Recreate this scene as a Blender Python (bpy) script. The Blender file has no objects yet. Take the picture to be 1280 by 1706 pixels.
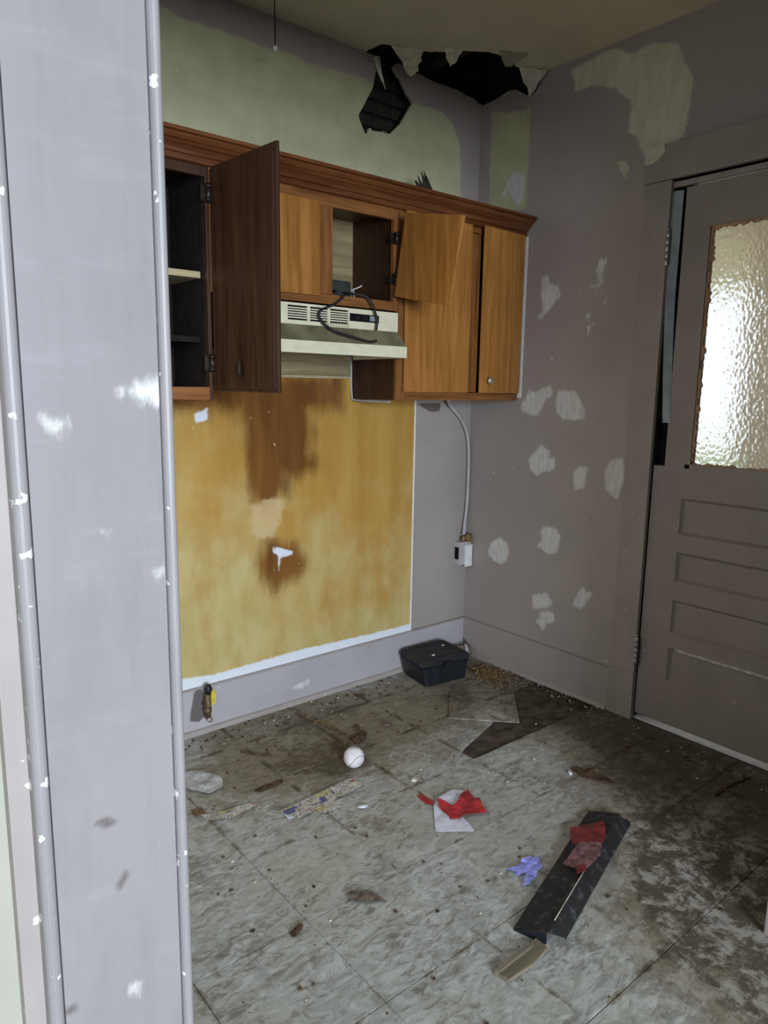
import bpy, bmesh, math, random
import numpy as np
from mathutils import Vector, Matrix, noise as mnoise

random.seed(7)
S = bpy.context.scene
COL = S.collection

# ------------------------------------------------------------------ camera
cam_d = bpy.data.cameras.new('camera')
cam = bpy.data.objects.new('camera', cam_d)
COL.objects.link(cam)
_r = Vector((0.77180635, -0.63567689, 0.01516084))
_u = Vector((0.09579938, 0.13981956, 0.98553182))
_f = Vector((0.62859958, 0.75918732, -0.16881108))
m = Matrix.Identity(4)
for i in range(3):
    m[i][0], m[i][1], m[i][2] = _r[i], _u[i], -_f[i]
m[0][3], m[1][3], m[2][3] = -2.532, -2.418, 1.300
cam.matrix_world = m
cam_d.sensor_fit = 'VERTICAL'
cam_d.sensor_height = 24.0
cam_d.lens = 24.0 * 1195.74 / 1706.0
cam_d.clip_start = 0.02
S.camera = cam

# ------------------------------------------------------------------ world, lights, exposure
w = bpy.data.worlds.new('overcast_sky')
S.world = w
w.use_nodes = True
bg = w.node_tree.nodes['Background']
bg.inputs[0].default_value = (0.93, 0.97, 1.0, 1)
bg.inputs[1].default_value = 1.2

def area_light(name, loc, target, sx, sy, power, col, spread=180):
    d = bpy.data.lights.new(name, 'AREA')
    d.shape = 'RECTANGLE'; d.size = sx; d.size_y = sy; d.energy = power; d.color = col
    o = bpy.data.objects.new(name, d); COL.objects.link(o)
    d.spread = math.radians(spread)
    o.location = loc
    o.rotation_euler = (Vector(target) - Vector(loc)).to_track_quat('-Z', 'Y').to_euler()
    return o
# daylight by the unseen window behind the photographer; fill from an added kitchen window
area_light('unseen_daylight', (-3.10, -6.02, 1.50), (-2.65, -2.6, 0.35), 1.7, 1.3, 235, (0.79, 0.885, 1.0), 140)
area_light('unseen_daylight', (-2.535, -0.95, 1.45), (-1.5, -0.85, 0.75), 0.9, 0.9, 8, (0.93, 0.96, 1.0), 150)

vs = S.view_settings
vs.view_transform = 'Standard'; vs.look = 'None'; vs.gamma = 1.0; vs.use_curve_mapping = False
vs.exposure = 0.0

# ------------------------------------------------------------------ helpers
CEIL = 2.593
ROOT = {}          # object -> world origin of its thing

def tag(o, label=None, cat=None, group=None, kind=None):
    if label: o['label'] = label
    if cat: o['category'] = cat
    if group: o['group'] = group
    if kind: o['kind'] = kind
    return o

def thing(name, label, cat, loc, group=None):
    o = bpy.data.objects.new(name, None)
    COL.objects.link(o); o.location = loc; o.empty_display_size = 0.05
    ROOT[o.name] = Vector(loc)
    return tag(o, label, cat, group)

def link(name, me, mat, parent=None, smooth=False, origin=None):
    """mesh given in world coordinates; shifted to the origin of its thing"""
    o = bpy.data.objects.new(name, me)
    COL.objects.link(o)
    if parent is not None:
        org = ROOT[parent.name]
        o.parent = parent
    else:
        org = Vector(origin) if origin is not None else Vector((0, 0, 0))
        o.location = org
    me.transform(Matrix.Translation(-org))
    ROOT[o.name] = org
    if mat is not None:
        for mm in (mat if isinstance(mat, (list, tuple)) else [mat]):
            me.materials.append(mm)
    if smooth:
        for p in me.polygons: p.use_smooth = True
    return o

def from_bm(name, bm, mat, parent=None, smooth=False, origin=None):
    me = bpy.data.meshes.new(name)
    bmesh.ops.recalc_face_normals(bm, faces=bm.faces)
    bm.to_mesh(me); bm.free()
    return link(name, me, mat, parent, smooth, origin)

def add_box(bm, x0, x1, y0, y1, z0, z1, bev=0.0, mi=0):
    if x0 > x1: x0, x1 = x1, x0
    if y0 > y1: y0, y1 = y1, y0
    if z0 > z1: z0, z1 = z1, z0
    tmp = bmesh.new()
    bmesh.ops.create_cube(tmp, size=1.0)
    for v in tmp.verts:
        v.co = Vector(((x0 + x1) / 2 + v.co.x * (x1 - x0), (y0 + y1) / 2 + v.co.y * (y1 - y0), (z0 + z1) / 2 + v.co.z * (z1 - z0)))
    if bev > 0:
        bmesh.ops.bevel(tmp, geom=tmp.edges[:], offset=bev, segments=2, profile=0.7, affect='EDGES')
    merge(bm, tmp, mi)

def merge(bm, tmp, mi=0, mat=None):
    vm = {}
    for v in tmp.verts:
        vm[v] = bm.verts.new(mat @ v.co if mat else v.co)
    for f in tmp.faces:
        try:
            nf = bm.faces.new([vm[v] for v in f.verts]); nf.material_index = mi; nf.smooth = f.smooth
        except ValueError: pass
    tmp.free()

def box(name, x0, x1, y0, y1, z0, z1, mat, parent=None, bev=0.002, origin=None):
    bm = bmesh.new(); add_box(bm, x0, x1, y0, y1, z0, z1, bev)
    return from_bm(name, bm, mat, parent, False, origin)

def boxes(name, lst, mat, parent=None, bev=0.002, origin=None):
    bm = bmesh.new()
    for b in lst: add_box(bm, *b, bev)
    return from_bm(name, bm, mat, parent, False, origin)

def add_tube(bm, pts, rad, n=8, cap=True):
    pts = [Vector(p) for p in pts]
    rads = rad if isinstance(rad, (list, tuple)) else [rad] * len(pts)
    rings = []; prev = None
    for i, p in enumerate(pts):
        a = pts[max(i - 1, 0)]; b = pts[min(i + 1, len(pts) - 1)]
        t = (b - a).normalized()
        if prev is None:
            ref = Vector((0, 0, 1)) if abs(t.z) < 0.9 else Vector((1, 0, 0))
            n1 = t.cross(ref).normalized()
        else:
            n1 = (prev - t * prev.dot(t)).normalized()
        prev = n1; n2 = t.cross(n1)
        rings.append([bm.verts.new(p + (n1 * math.cos(2 * math.pi * k / n) + n2 * math.sin(2 * math.pi * k / n)) * rads[i]) for k in range(n)])
    for i in range(len(rings) - 1):
        for k in range(n):
            f = bm.faces.new([rings[i][k], rings[i][(k + 1) % n], rings[i + 1][(k + 1) % n], rings[i + 1][k]]); f.smooth = True
    if cap:
        bm.faces.new(rings[0][::-1]); bm.faces.new(rings[-1])

def spline(pts, n=8):
    P = [Vector(p) for p in pts]; out = []
    for i in range(len(P) - 1):
        p0 = P[max(i - 1, 0)]; p1 = P[i]; p2 = P[i + 1]; p3 = P[min(i + 2, len(P) - 1)]
        for k in range(n):
            t = k / n
            out.append(0.5 * ((2 * p1) + (p2 - p0) * t + (2 * p0 - 5 * p1 + 4 * p2 - p3) * t * t + (3 * p1 - p0 - 3 * p2 + p3) * t ** 3))
    out.append(P[-1]); return out

def tube(name, pts, rad, mat, parent=None, n=8, origin=None):
    bm = bmesh.new(); add_tube(bm, pts, rad, n)
    return from_bm(name, bm, mat, parent, False, origin)

def add_lathe(bm, prof, mat, n=16):
    """prof: (radius, height) pairs about local Z; mat: placement matrix"""
    rings = []
    for r, h in prof:
        rings.append([bm.verts.new(mat @ Vector((r * math.cos(2 * math.pi * k / n), r * math.sin(2 * math.pi * k / n), h))) for k in range(n)])
    for i in range(len(rings) - 1):
        for k in range(n):
            f = bm.faces.new([rings[i][k], rings[i][(k + 1) % n], rings[i + 1][(k + 1) % n], rings[i + 1][k]]); f.smooth = True
    bm.faces.new(rings[0][::-1]); bm.faces.new(rings[-1])

def add_prism(bm, poly, vec, mi=0):
    """poly: list of 3D points, extruded by vec"""
    v = Vector(vec)
    a = [bm.verts.new(Vector(p)) for p in poly]; b = [bm.verts.new(Vector(p) + v) for p in poly]
    n = len(a)
    fs = [bm.faces.new(a), bm.faces.new(b[::-1])]
    for i in range(n): fs.append(bm.faces.new([a[i], b[i], b[(i + 1) % n], a[(i + 1) % n]]))
    for f in fs: f.material_index = mi

def extrude_profile(name, prof, axis, a, b, mat, parent=None, origin=None):
    """prof in the two other axes"""
    bm = bmesh.new()
    def P(p, t): return (t, p[0], p[1]) if axis == 'x' else (p[0], t, p[1]) if axis == 'y' else (p[0], p[1], t)
    add_prism(bm, [P(p, a) for p in prof], Vector(P((0, 0), b - a)))
    return from_bm(name, bm, mat, parent, False, origin)

# signed distance to a polygon, positive inside (numpy)
def sdf(px, py, poly):
    P = np.array(poly, float); n = len(P)
    d = np.full(px.shape, 1e9); inside = np.zeros(px.shape, bool)
    for i in range(n):
        ax, ay = P[i]; bx, by = P[(i + 1) % n]
        ex, ey = bx - ax, by - ay
        t = np.clip(((px - ax) * ex + (py - ay) * ey) / (ex * ex + ey * ey + 1e-12), 0, 1)
        d = np.minimum(d, np.hypot(px - ax - t * ex, py - ay - t * ey))
        if ay != by:
            c = (ay > py) != (by > py)
            inside ^= c & (px < (bx - ax) * (py - ay) / (by - ay) + ax)
    return np.where(inside, d, -d)

def nearest(px, py, poly):
    P = np.array(poly, float); n = len(P); bd = 1e9; best = None
    for i in range(n):
        a = P[i]; b = P[(i + 1) % n]; e = b - a
        t = max(0, min(1, ((px - a[0]) * e[0] + (py - a[1]) * e[1]) / (e @ e + 1e-12)))
        q = a + e * t; d = math.hypot(px - q[0], py - q[1])
        if d < bd: bd = d; best = q
    return best, bd

def sheet(name, O, U, V, lu, lv, step, axes, mat, attrs=None, holes=(), thick=0.013, parent=None, relief=None):
    """dense sheet with painted-shape fields (signed distances) and torn openings"""
    O = np.array(O, float); U = np.array(U, float); V = np.array(V, float)
    nu = max(1, round(lu / step)); nv = max(1, round(lv / step))
    iu, iv = np.meshgrid(np.arange(nu + 1), np.arange(nv + 1), indexing='ij')
    co = O + (iu[..., None] * (lu / nu)) * U + (iv[..., None] * (lv / nv)) * V
    co = co.reshape(-1, 3)
    A, B = axes
    faces = []
    fi, fj = np.meshgrid(np.arange(nu), np.arange(nv), indexing='ij')
    idx = lambda i, j: i * (nv + 1) + j
    quads = np.stack([idx(fi, fj), idx(fi + 1, fj), idx(fi + 1, fj + 1), idx(fi, fj + 1)], -1).reshape(-1, 4)
    cen = co[quads].mean(1)
    keep = np.ones(len(quads), bool)
    for hp in holes:
        keep &= sdf(cen[:, A], cen[:, B], hp) < 0
        d = sdf(co[:, A], co[:, B], hp)
        for k in np.nonzero(np.abs(d) < step * 0.72)[0]:
            q, dd = nearest(co[k, A], co[k, B], hp)
            jit = 0.25 * step * mnoise.noise(Vector((co[k, A] * 90, co[k, B] * 90, 3.0)))
            co[k, A] = q[0] + jit; co[k, B] = q[1] + jit
    quads = quads[keep]
    used = np.unique(quads); remap = -np.ones(len(co), int); remap[used] = np.arange(len(used))
    co = co[used]; quads = remap[quads]
    fld = {}
    for an, polys in (attrs or {}).items():
        v = np.full(len(co), -1.0)
        for pl in polys: v = np.maximum(v, sdf(co[:, A], co[:, B], pl))
        fld[an] = v
    if relief:
        N = np.cross(U, V)
        for an, h in relief.items():
            co = co + np.clip(fld[an] / 0.006 + 0.3, 0, 1)[:, None] * N * h
    me = bpy.data.meshes.new(name)
    me.from_pydata(co.tolist(), [], quads.tolist())
    for an, v in fld.items():
        at = me.attributes.new(an, 'FLOAT', 'POINT'); at.data.foreach_set('value', v.astype(np.float32))
    o = link(name, me, mat, parent)
    if thick:
        md = o.modifiers.new('thickness', 'SOLIDIFY'); md.thickness = thick; md.offset = -1
    return o

# ------------------------------------------------------------------ materials
class NT:
    def __init__(s, name, rough=0.7, spec=0.3):
        s.m = bpy.data.materials.new(name); s.m.use_nodes = True
        s.t = s.m.node_tree; s.b = s.t.nodes['Principled BSDF']
        s.b.inputs['Roughness'].default_value = rough
        s.b.inputs['Specular IOR Level'].default_value = spec
        s.pos = s.node('ShaderNodeNewGeometry').outputs['Position']
    def node(s, typ, **kw):
        n = s.t.nodes.new(typ)
        for k, v in kw.items(): setattr(n, k, v)
        return n
    def put(s, sock, v):
        if isinstance(v, bpy.types.NodeSocket): s.t.links.new(v, sock)
        elif isinstance(v, (tuple, list)) and len(v) == 3 and sock.type == 'RGBA': sock.default_value = (*v, 1)
        else: sock.default_value = v
    def noise(s, scale, detail=4, rough=0.55, stretch=None, off=(0, 0, 0), dist=0.0, vec=None):
        v = vec or s.pos
        mp = s.node('ShaderNodeMapping'); s.t.links.new(v, mp.inputs[0])
        mp.inputs['Scale'].default_value = stretch or (1, 1, 1); mp.inputs['Location'].default_value = off
        n = s.node('ShaderNodeTexNoise'); s.t.links.new(mp.outputs[0], n.inputs['Vector'])
        n.inputs['Scale'].default_value = scale; n.inputs['Detail'].default_value = detail
        n.inputs['Roughness'].default_value = rough; n.inputs['Distortion'].default_value = dist
        return n.outputs[0]
    def math(s, op, a, b=0.0, clamp=False):
        n = s.node('ShaderNodeMath', operation=op); n.use_clamp = clamp
        s.put(n.inputs[0], a); s.put(n.inputs[1], b); return n.outputs[0]
    def rng(s, v, a, b, c=0.0, d=1.0, smooth=True):
        n = s.node('ShaderNodeMapRange'); n.interpolation_type = 'SMOOTHSTEP' if smooth else 'LINEAR'
        s.put(n.inputs[0], v); n.inputs[1].default_value = a; n.inputs[2].default_value = b
        n.inputs[3].default_value = c; n.inputs[4].default_value = d; return n.outputs[0]
    def mix(s, f, a, b, mode='MIX'):
        n = s.node('ShaderNodeMix', data_type='RGBA', blend_type=mode)
        s.put(n.inputs[0], f); s.put(n.inputs[6], a); s.put(n.inputs[7], b); return n.outputs[2]
    def attr(s, name):
        return s.node('ShaderNodeAttribute', attribute_name=name).outputs['Fac']
    def field(s, name, nz, amp, width, shift=0.0):
        v = s.math('ADD', s.attr(name), s.math('MULTIPLY', s.math('SUBTRACT', nz, 0.5), amp))
        return s.rng(v, shift - width, shift + width)
    def dist(s, p):
        n = s.node('ShaderNodeVectorMath', operation='DISTANCE'); s.t.links.new(s.pos, n.inputs[0]); n.inputs[1].default_value = p
        return n.outputs['Value']
    def xyz(s):
        n = s.node('ShaderNodeSeparateXYZ'); s.t.links.new(s.pos, n.inputs[0]); return n.outputs
    def color(s, c): s.put(s.b.inputs['Base Color'], c); return s
    def rough(s, v): s.put(s.b.inputs['Roughness'], v); return s
    def bump(s, h, strength=0.3, dist=0.004):
        n = s.node('ShaderNodeBump'); n.inputs['Strength'].default_value = strength; n.inputs['Distance'].default_value = dist
        s.put(n.inputs['Height'], h); s.t.links.new(n.outputs[0], s.b.inputs['Normal']); return s

def plain(name, col, rough=0.6, spec=0.3, var=0.25, scale=30, metal=0.0, bump=0.1):
    t = NT(name, rough, spec)
    n = t.noise(scale, 5)
    t.color(t.mix(t.rng(n, 0.3, 0.7), tuple(c * (1 - var) for c in col), tuple(min(1, c * (1 + var)) for c in col)))
    t.b.inputs['Metallic'].default_value = metal
    if bump: t.bump(n, bump, 0.002)
    return t.m

PAINT = (0.338, 0.300, 0.284)
def wall_paint(name, paint=PAINT, old=(0.47, 0.458, 0.288), spk=(0.60, 0.60, 0.57), brushed=False):
    t = NT(name, 0.55, 0.35)
    big = t.noise(1.7, 3); fine = t.noise(45, 6); mid = t.noise(9, 5)
    c = t.mix(t.rng(big, 0.3, 0.7), tuple(q * 0.92 for q in paint), (paint[0] * 1.07, paint[1] * 1.05, paint[2] * 1.03))
    c = t.mix(t.math('MULTIPLY', t.rng(mid, 0.55, 0.8), 0.35), c, (0.27, 0.235, 0.215))
    if brushed:
        b1 = t.noise(55, 6, 0.7, stretch=(1, 1, 0.10)); b2 = t.noise(16, 5, 0.65, stretch=(0.6, 1, 2.2), off=(2, 0, 3)); b3 = t.noise(5, 5, 0.6, stretch=(2, 1, 1))
        c = t.mix(t.math('MULTIPLY', t.rng(b1, 0.45, 0.7), 0.30), c, tuple(q * 0.72 for q in paint))
        c = t.mix(t.math('MULTIPLY', t.rng(b2, 0.50, 0.72), 0.35), c, tuple(q * 1.22 for q in paint))
        c = t.mix(t.math('MULTIPLY', t.rng(b3, 0.48, 0.68), 0.40), c, tuple(q * 0.76 for q in paint))
    g = t.field('old_paint', t.noise(28, 6, 0.7), 0.035, 0.006)
    oldc = t.mix(t.rng(mid, 0.35, 0.7), tuple(q * 0.92 for q in old), tuple(q * 1.08 for q in old))
    c = t.mix(g, c, oldc)
    pr = t.field('primer', t.noise(22, 6, 0.7), 0.045, 0.007)
    c = t.mix(pr, c, t.mix(t.rng(t.noise(26, 5, 0.65, stretch=(1, 1, 0.3)), 0.35, 0.65), (0.50, 0.49, 0.375), (0.60, 0.585, 0.465)))
    brush = t.noise(40, 5, 0.7, stretch=(1, 1.6, 0.35))
    k = t.field('spackle', brush, 0.040, 0.007, 0.001)
    kc = t.mix(t.rng(t.noise(60, 4, 0.6, stretch=(1, 1, 0.3)), 0.35, 0.65), tuple(q * 0.82 for q in spk), spk)
    c = t.mix(k, c, kc)
    st = t.math('MULTIPLY', t.field('stain_and_shadow', mid, 0.012, 0.004), 0.8)
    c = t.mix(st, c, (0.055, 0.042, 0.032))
    chips = t.rng(t.noise(33, 3, 0.5, off=(3, 1, 7)), 0.735, 0.75)
    c = t.mix(chips, c, (0.62, 0.62, 0.60))
    t.color(c)
    h = t.math('ADD', t.math('MULTIPLY', fine, 0.35), t.math('MULTIPLY', k, 0.8))
    t.bump(h, 0.35, 0.003)
    return t.m

def trim_paint(name, paint=PAINT, chip=0.70, glossy=0.45):
    t = NT(name, glossy, 0.4)
    mid = t.noise(7, 5); st = t.noise(30, 5, 0.6, stretch=(1, 1, 0.12))
    c = t.mix(t.rng(mid, 0.3, 0.7), tuple(q * 0.93 for q in paint), tuple(q * 1.05 for q in paint))
    c = t.mix(t.math('MULTIPLY', t.rng(st, 0.5, 0.75), 0.25), c, tuple(q * 0.75 for q in paint))
    ch = t.rng(t.noise(70, 3, 0.5, off=(5, 2, 1)), chip, chip + 0.012)
    c = t.mix(ch, c, (0.68, 0.67, 0.64))
    t.color(c); t.bump(t.math('ADD', t.math('MULTIPLY', st, 0.6), ch), 0.18, 0.002)
    return t.m

def wood(name, dark, light, scale=1.0, axis='z', rough=0.45, spec=0.4):
    t = NT(name, rough, spec)
    s = {'z': (1, 1, 0.07), 'x': (0.07, 1, 1), 'y': (1, 0.07, 1)}[axis]
    g = t.noise(34 * scale, 6, 0.6, stretch=s, dist=0.6)
    g2 = t.noise(120 * scale, 3, 0.6, stretch=s)
    blot = t.noise(5 * scale, 3, 0.5)
    f = t.math('ADD', t.math('MULTIPLY', g, 0.7), t.math('MULTIPLY', g2, 0.3))
    c = t.mix(t.rng(f, 0.35, 0.66), dark, light)
    c = t.mix(t.math('MULTIPLY', t.rng(blot, 0.5, 0.75), 0.45), c, dark)
    t.color(c); t.bump(g2, 0.12, 0.001)
    t.rough(t.rng(g, 0.2, 0.8, rough - 0.1, rough + 0.15))
    return t.m

M = {}
M['wall'] = wall_paint('wall_paint')
M['trim'] = trim_paint('trim_paint')
M['column'] = wall_paint('casing_paint', paint=(0.252, 0.238, 0.246), spk=(0.70, 0.70, 0.68), brushed=True)
M['base'] = wall_paint('baseboard_paint', paint=(0.40, 0.38, 0.405))
M['column_edge'] = trim_paint('casing_edge_paint', (0.275, 0.262, 0.268), 0.66)
M['door'] = trim_paint('door_paint', (0.262, 0.225, 0.196), 0.74)
M['casing'] = trim_paint('door_casing_paint', (0.300, 0.262, 0.236), 0.74)
M['ceil'] = plain('ceiling_paint', (0.64, 0.57, 0.43), 0.8, 0.2, 0.06, 6, bump=0.15)
M['beige'] = plain('beige_wall_paint', (0.36, 0.35, 0.295), 0.7, 0.3, 0.05, 8, bump=0.1)
M['wood_frame'] = wood('cabinet_frame_wood', (0.13, 0.045, 0.012), (0.26, 0.105, 0.028), axis='z')
M['wood_rail'] = wood('cabinet_rail_wood', (0.13, 0.045, 0.012), (0.26, 0.105, 0.028), axis='x')
M['wood_door'] = wood('cabinet_door_wood', (0.26, 0.100, 0.018), (0.42, 0.185, 0.040), 0.8)
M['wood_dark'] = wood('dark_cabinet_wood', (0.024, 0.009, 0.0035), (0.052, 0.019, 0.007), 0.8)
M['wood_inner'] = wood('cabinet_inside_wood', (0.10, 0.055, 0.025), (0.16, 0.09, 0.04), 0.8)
M['inner_dark'] = plain('near_black_interior', (0.014, 0.011, 0.009), 0.8, 0.1)  # near-black colour for the inside of the left cabinet
M['crown'] = wood('crown_wood', (0.085, 0.024, 0.007), (0.17, 0.058, 0.015), axis='x')
M['ply_edge'] = wood('pale_plywood', (0.33, 0.27, 0.15), (0.46, 0.40, 0.24), axis='x')
M['board'] = wood('raw_board_wood', (0.20, 0.155, 0.075), (0.34, 0.27, 0.14), 0.9, axis='x', rough=0.7)
M['old_wood'] = wood('weathered_wood', (0.10, 0.085, 0.06), (0.24, 0.20, 0.14), 1.2, axis='x', rough=0.8)
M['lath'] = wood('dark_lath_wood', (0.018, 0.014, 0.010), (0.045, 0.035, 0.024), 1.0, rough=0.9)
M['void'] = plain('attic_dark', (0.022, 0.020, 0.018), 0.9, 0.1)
M['gypsum'] = plain('broken_plaster', (0.62, 0.60, 0.48), 0.9, 0.1, 0.15, 40, bump=0.5)
M['gypsum_grey'] = plain('painted_plaster_flap', (0.33, 0.30, 0.24), 0.9, 0.1, 0.12, 40, bump=0.3)
M['hood'] = plain('cream_enamel', (0.72, 0.69, 0.50), 0.35, 0.5, 0.06, 25, bump=0.03)
M['grease'] = plain('grease_film', (0.16, 0.145, 0.085), 0.5, 0.4, 0.35, 14, bump=0.2)
M['black'] = plain('black_plastic', (0.010, 0.0115, 0.016), 0.45, 0.4, 0.35, 20, bump=0.1)
M['channel'] = (lambda t: (t.color(t.mix(t.rng(t.noise(40, 6, 0.7), 0.5, 0.75), (0.020, 0.020, 0.021), (0.11, 0.11, 0.11))), t.m)[1])(NT('dusty_charcoal_plastic', 0.5, 0.4))
M['grey_scrape_highlight'] = plain('scraped_paint_and_highlight', (0.46, 0.42, 0.36), 0.8, 0.2, 0.3, 70, bump=0.4)
M['primer'] = plain('primer_smear', (0.53, 0.515, 0.40), 0.7, 0.2, 0.12, 40)
M['slot'] = plain('dark_slot', (0.008, 0.008, 0.008), 0.8, 0.1)
M['cord'] = plain('black_rubber_cord', (0.016, 0.014, 0.018), 0.55, 0.4)
M['metal'] = plain('dull_metal', (0.42, 0.41, 0.39), 0.4, 0.5, 0.15, 40, metal=0.8)
M['hinge'] = plain('dark_bronze_hinge', (0.03, 0.022, 0.016), 0.4, 0.5, 0.3, 40, metal=0.6)
M['steel_blue'] = plain('galvanised_strip', (0.30, 0.34, 0.37), 0.42, 0.5, 0.15, 12, metal=0.25)
M['white'] = plain('white_caulk', (0.72, 0.74, 0.74), 0.6, 0.3, 0.08, 40)
M['conduit'] = plain('painted_cable', (0.42, 0.40, 0.40), 0.5, 0.4, 0.1, 20)
M['mud'] = plain('dried_mud', (0.20, 0.13, 0.06), 0.95, 0.1, 0.6, 110, bump=1.0)
M['rust'] = plain('brass_and_rust', (0.16, 0.11, 0.06), 0.5, 0.4, 0.4, 60, metal=0.4)
M['yellow'] = plain('yellow_tag', (0.58, 0.42, 0.03), 0.5, 0.4)
M['green_box'] = plain('dark_green_box', (0.030, 0.040, 0.033), 0.5, 0.3)
M['red'] = plain('red_paper', (0.40, 0.030, 0.038), 0.55, 0.4, 0.3, 28, bump=0.4)
M['paper'] = plain('white_paper', (0.66, 0.67, 0.76), 0.7, 0.2, 0.07, 30, bump=0.2)
M['film'] = plain('pinkish_film', (0.20, 0.10, 0.105), 0.25, 0.6, 0.5, 55, bump=0.8)
M['film_clear'] = plain('crumpled_clear_film', (0.42, 0.43, 0.44), 0.25, 0.6, 0.2, 40, bump=0.6)
M['red_dull'] = plain('dull_red_packet', (0.21, 0.026, 0.028), 0.35, 0.5, 0.4, 40, bump=0.6)
M['violet'] = plain('violet_paper', (0.30, 0.32, 0.80), 0.6, 0.3, 0.25, 60, bump=0.4)
M['brown_bit'] = plain('brown_debris', (0.085, 0.055, 0.035), 0.9, 0.1, 0.5, 80, bump=0.6)
M['grey_bit'] = plain('grey_brown_debris', (0.17, 0.14, 0.115), 0.9, 0.1, 0.4, 60, bump=0.6)
M['leather'] = plain('scuffed_ball_leather', (0.72, 0.70, 0.70), 0.6, 0.3, 0.14, 30, bump=0.2)
M['seam'] = plain('ball_seam_thread', (0.33, 0.27, 0.33), 0.7, 0.2)
M['subfloor'] = plain('dirty_subfloor', (0.075, 0.060, 0.045), 0.9, 0.1, 0.45, 18, bump=0.5)
M['knob'] = plain('brass_knob', (0.62, 0.55, 0.40), 0.3, 0.5, 0.1, 50, metal=0.8)
M['raw_wood'] = wood('splintered_raw_wood', (0.26, 0.13, 0.06), (0.52, 0.33, 0.19), 1.5)

def panel_material():
    t = NT('stained_yellow_wall', 0.5, 0.4)
    X = t.xyz()
    streak = t.noise(10, 5, 0.6, stretch=(1, 1, 0.12)); blot = t.noise(4.2, 4, 0.55); fine = t.noise(60, 5, 0.65, stretch=(1, 1, 0.25))
    ochre = t.mix(t.rng(streak, 0.3, 0.7), (0.40, 0.215, 0.040), (0.48, 0.285, 0.066))
    pale = t.mix(t.rng(t.noise(14, 4, 0.55, stretch=(1, 1, 0.4)), 0.3, 0.7), (0.45, 0.345, 0.125), (0.52, 0.42, 0.185))
    low = t.math('ADD', t.rng(X[2], 0.15, 1.25, 1.0, 0.0, False), t.math('MULTIPLY', t.math('SUBTRACT', blot, 0.5), 1.9))
    low = t.math('ADD', low, t.rng(X[0], -1.50, -0.75, 0.22, -0.1, False))  # fall of light painted in: paler towards the bottom and left
    c = t.mix(t.rng(low, 0.15, 1.0), ochre, pale)
    orange = t.math('MULTIPLY', t.rng(t.noise(5.5, 4, 0.6, stretch=(1, 1, 0.5), off=(4, 0, 2)), 0.52, 0.72), 0.5)
    c = t.mix(orange, c, (0.40, 0.19, 0.035))
    br = t.field('brown', t.noise(9, 5, 0.65, stretch=(1.4, 1, 0.35)), 0.15, 0.045, -0.030)
    c = t.mix(t.math('MULTIPLY', br, 0.96), c, t.mix(t.rng(streak, 0.35, 0.65), (0.125, 0.046, 0.012), (0.22, 0.090, 0.022)))
    pl = t.field('pale', t.noise(40, 5, 0.7), 0.05, 0.014, 0.004)
    c = t.mix(t.math('MULTIPLY', pl, 0.72), c, (0.60, 0.45, 0.24))
    wh = t.field('white', t.noise(45, 5, 0.7), 0.02, 0.005, 0.0)
    c = t.mix(wh, c, (0.70, 0.74, 0.80))
    scr = t.rng(t.noise(30, 4, 0.6, off=(8, 3, 1)), 0.71, 0.73)
    c = t.mix(t.math('MULTIPLY', scr, 0.6), c, (0.66, 0.58, 0.40))
    t.color(c); t.bump(t.math('ADD', fine, wh), 0.15, 0.002)
    t.rough(t.rng(br, 0, 1, 0.55, 0.3))
    return t.m
M['panel'] = panel_material()

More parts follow.
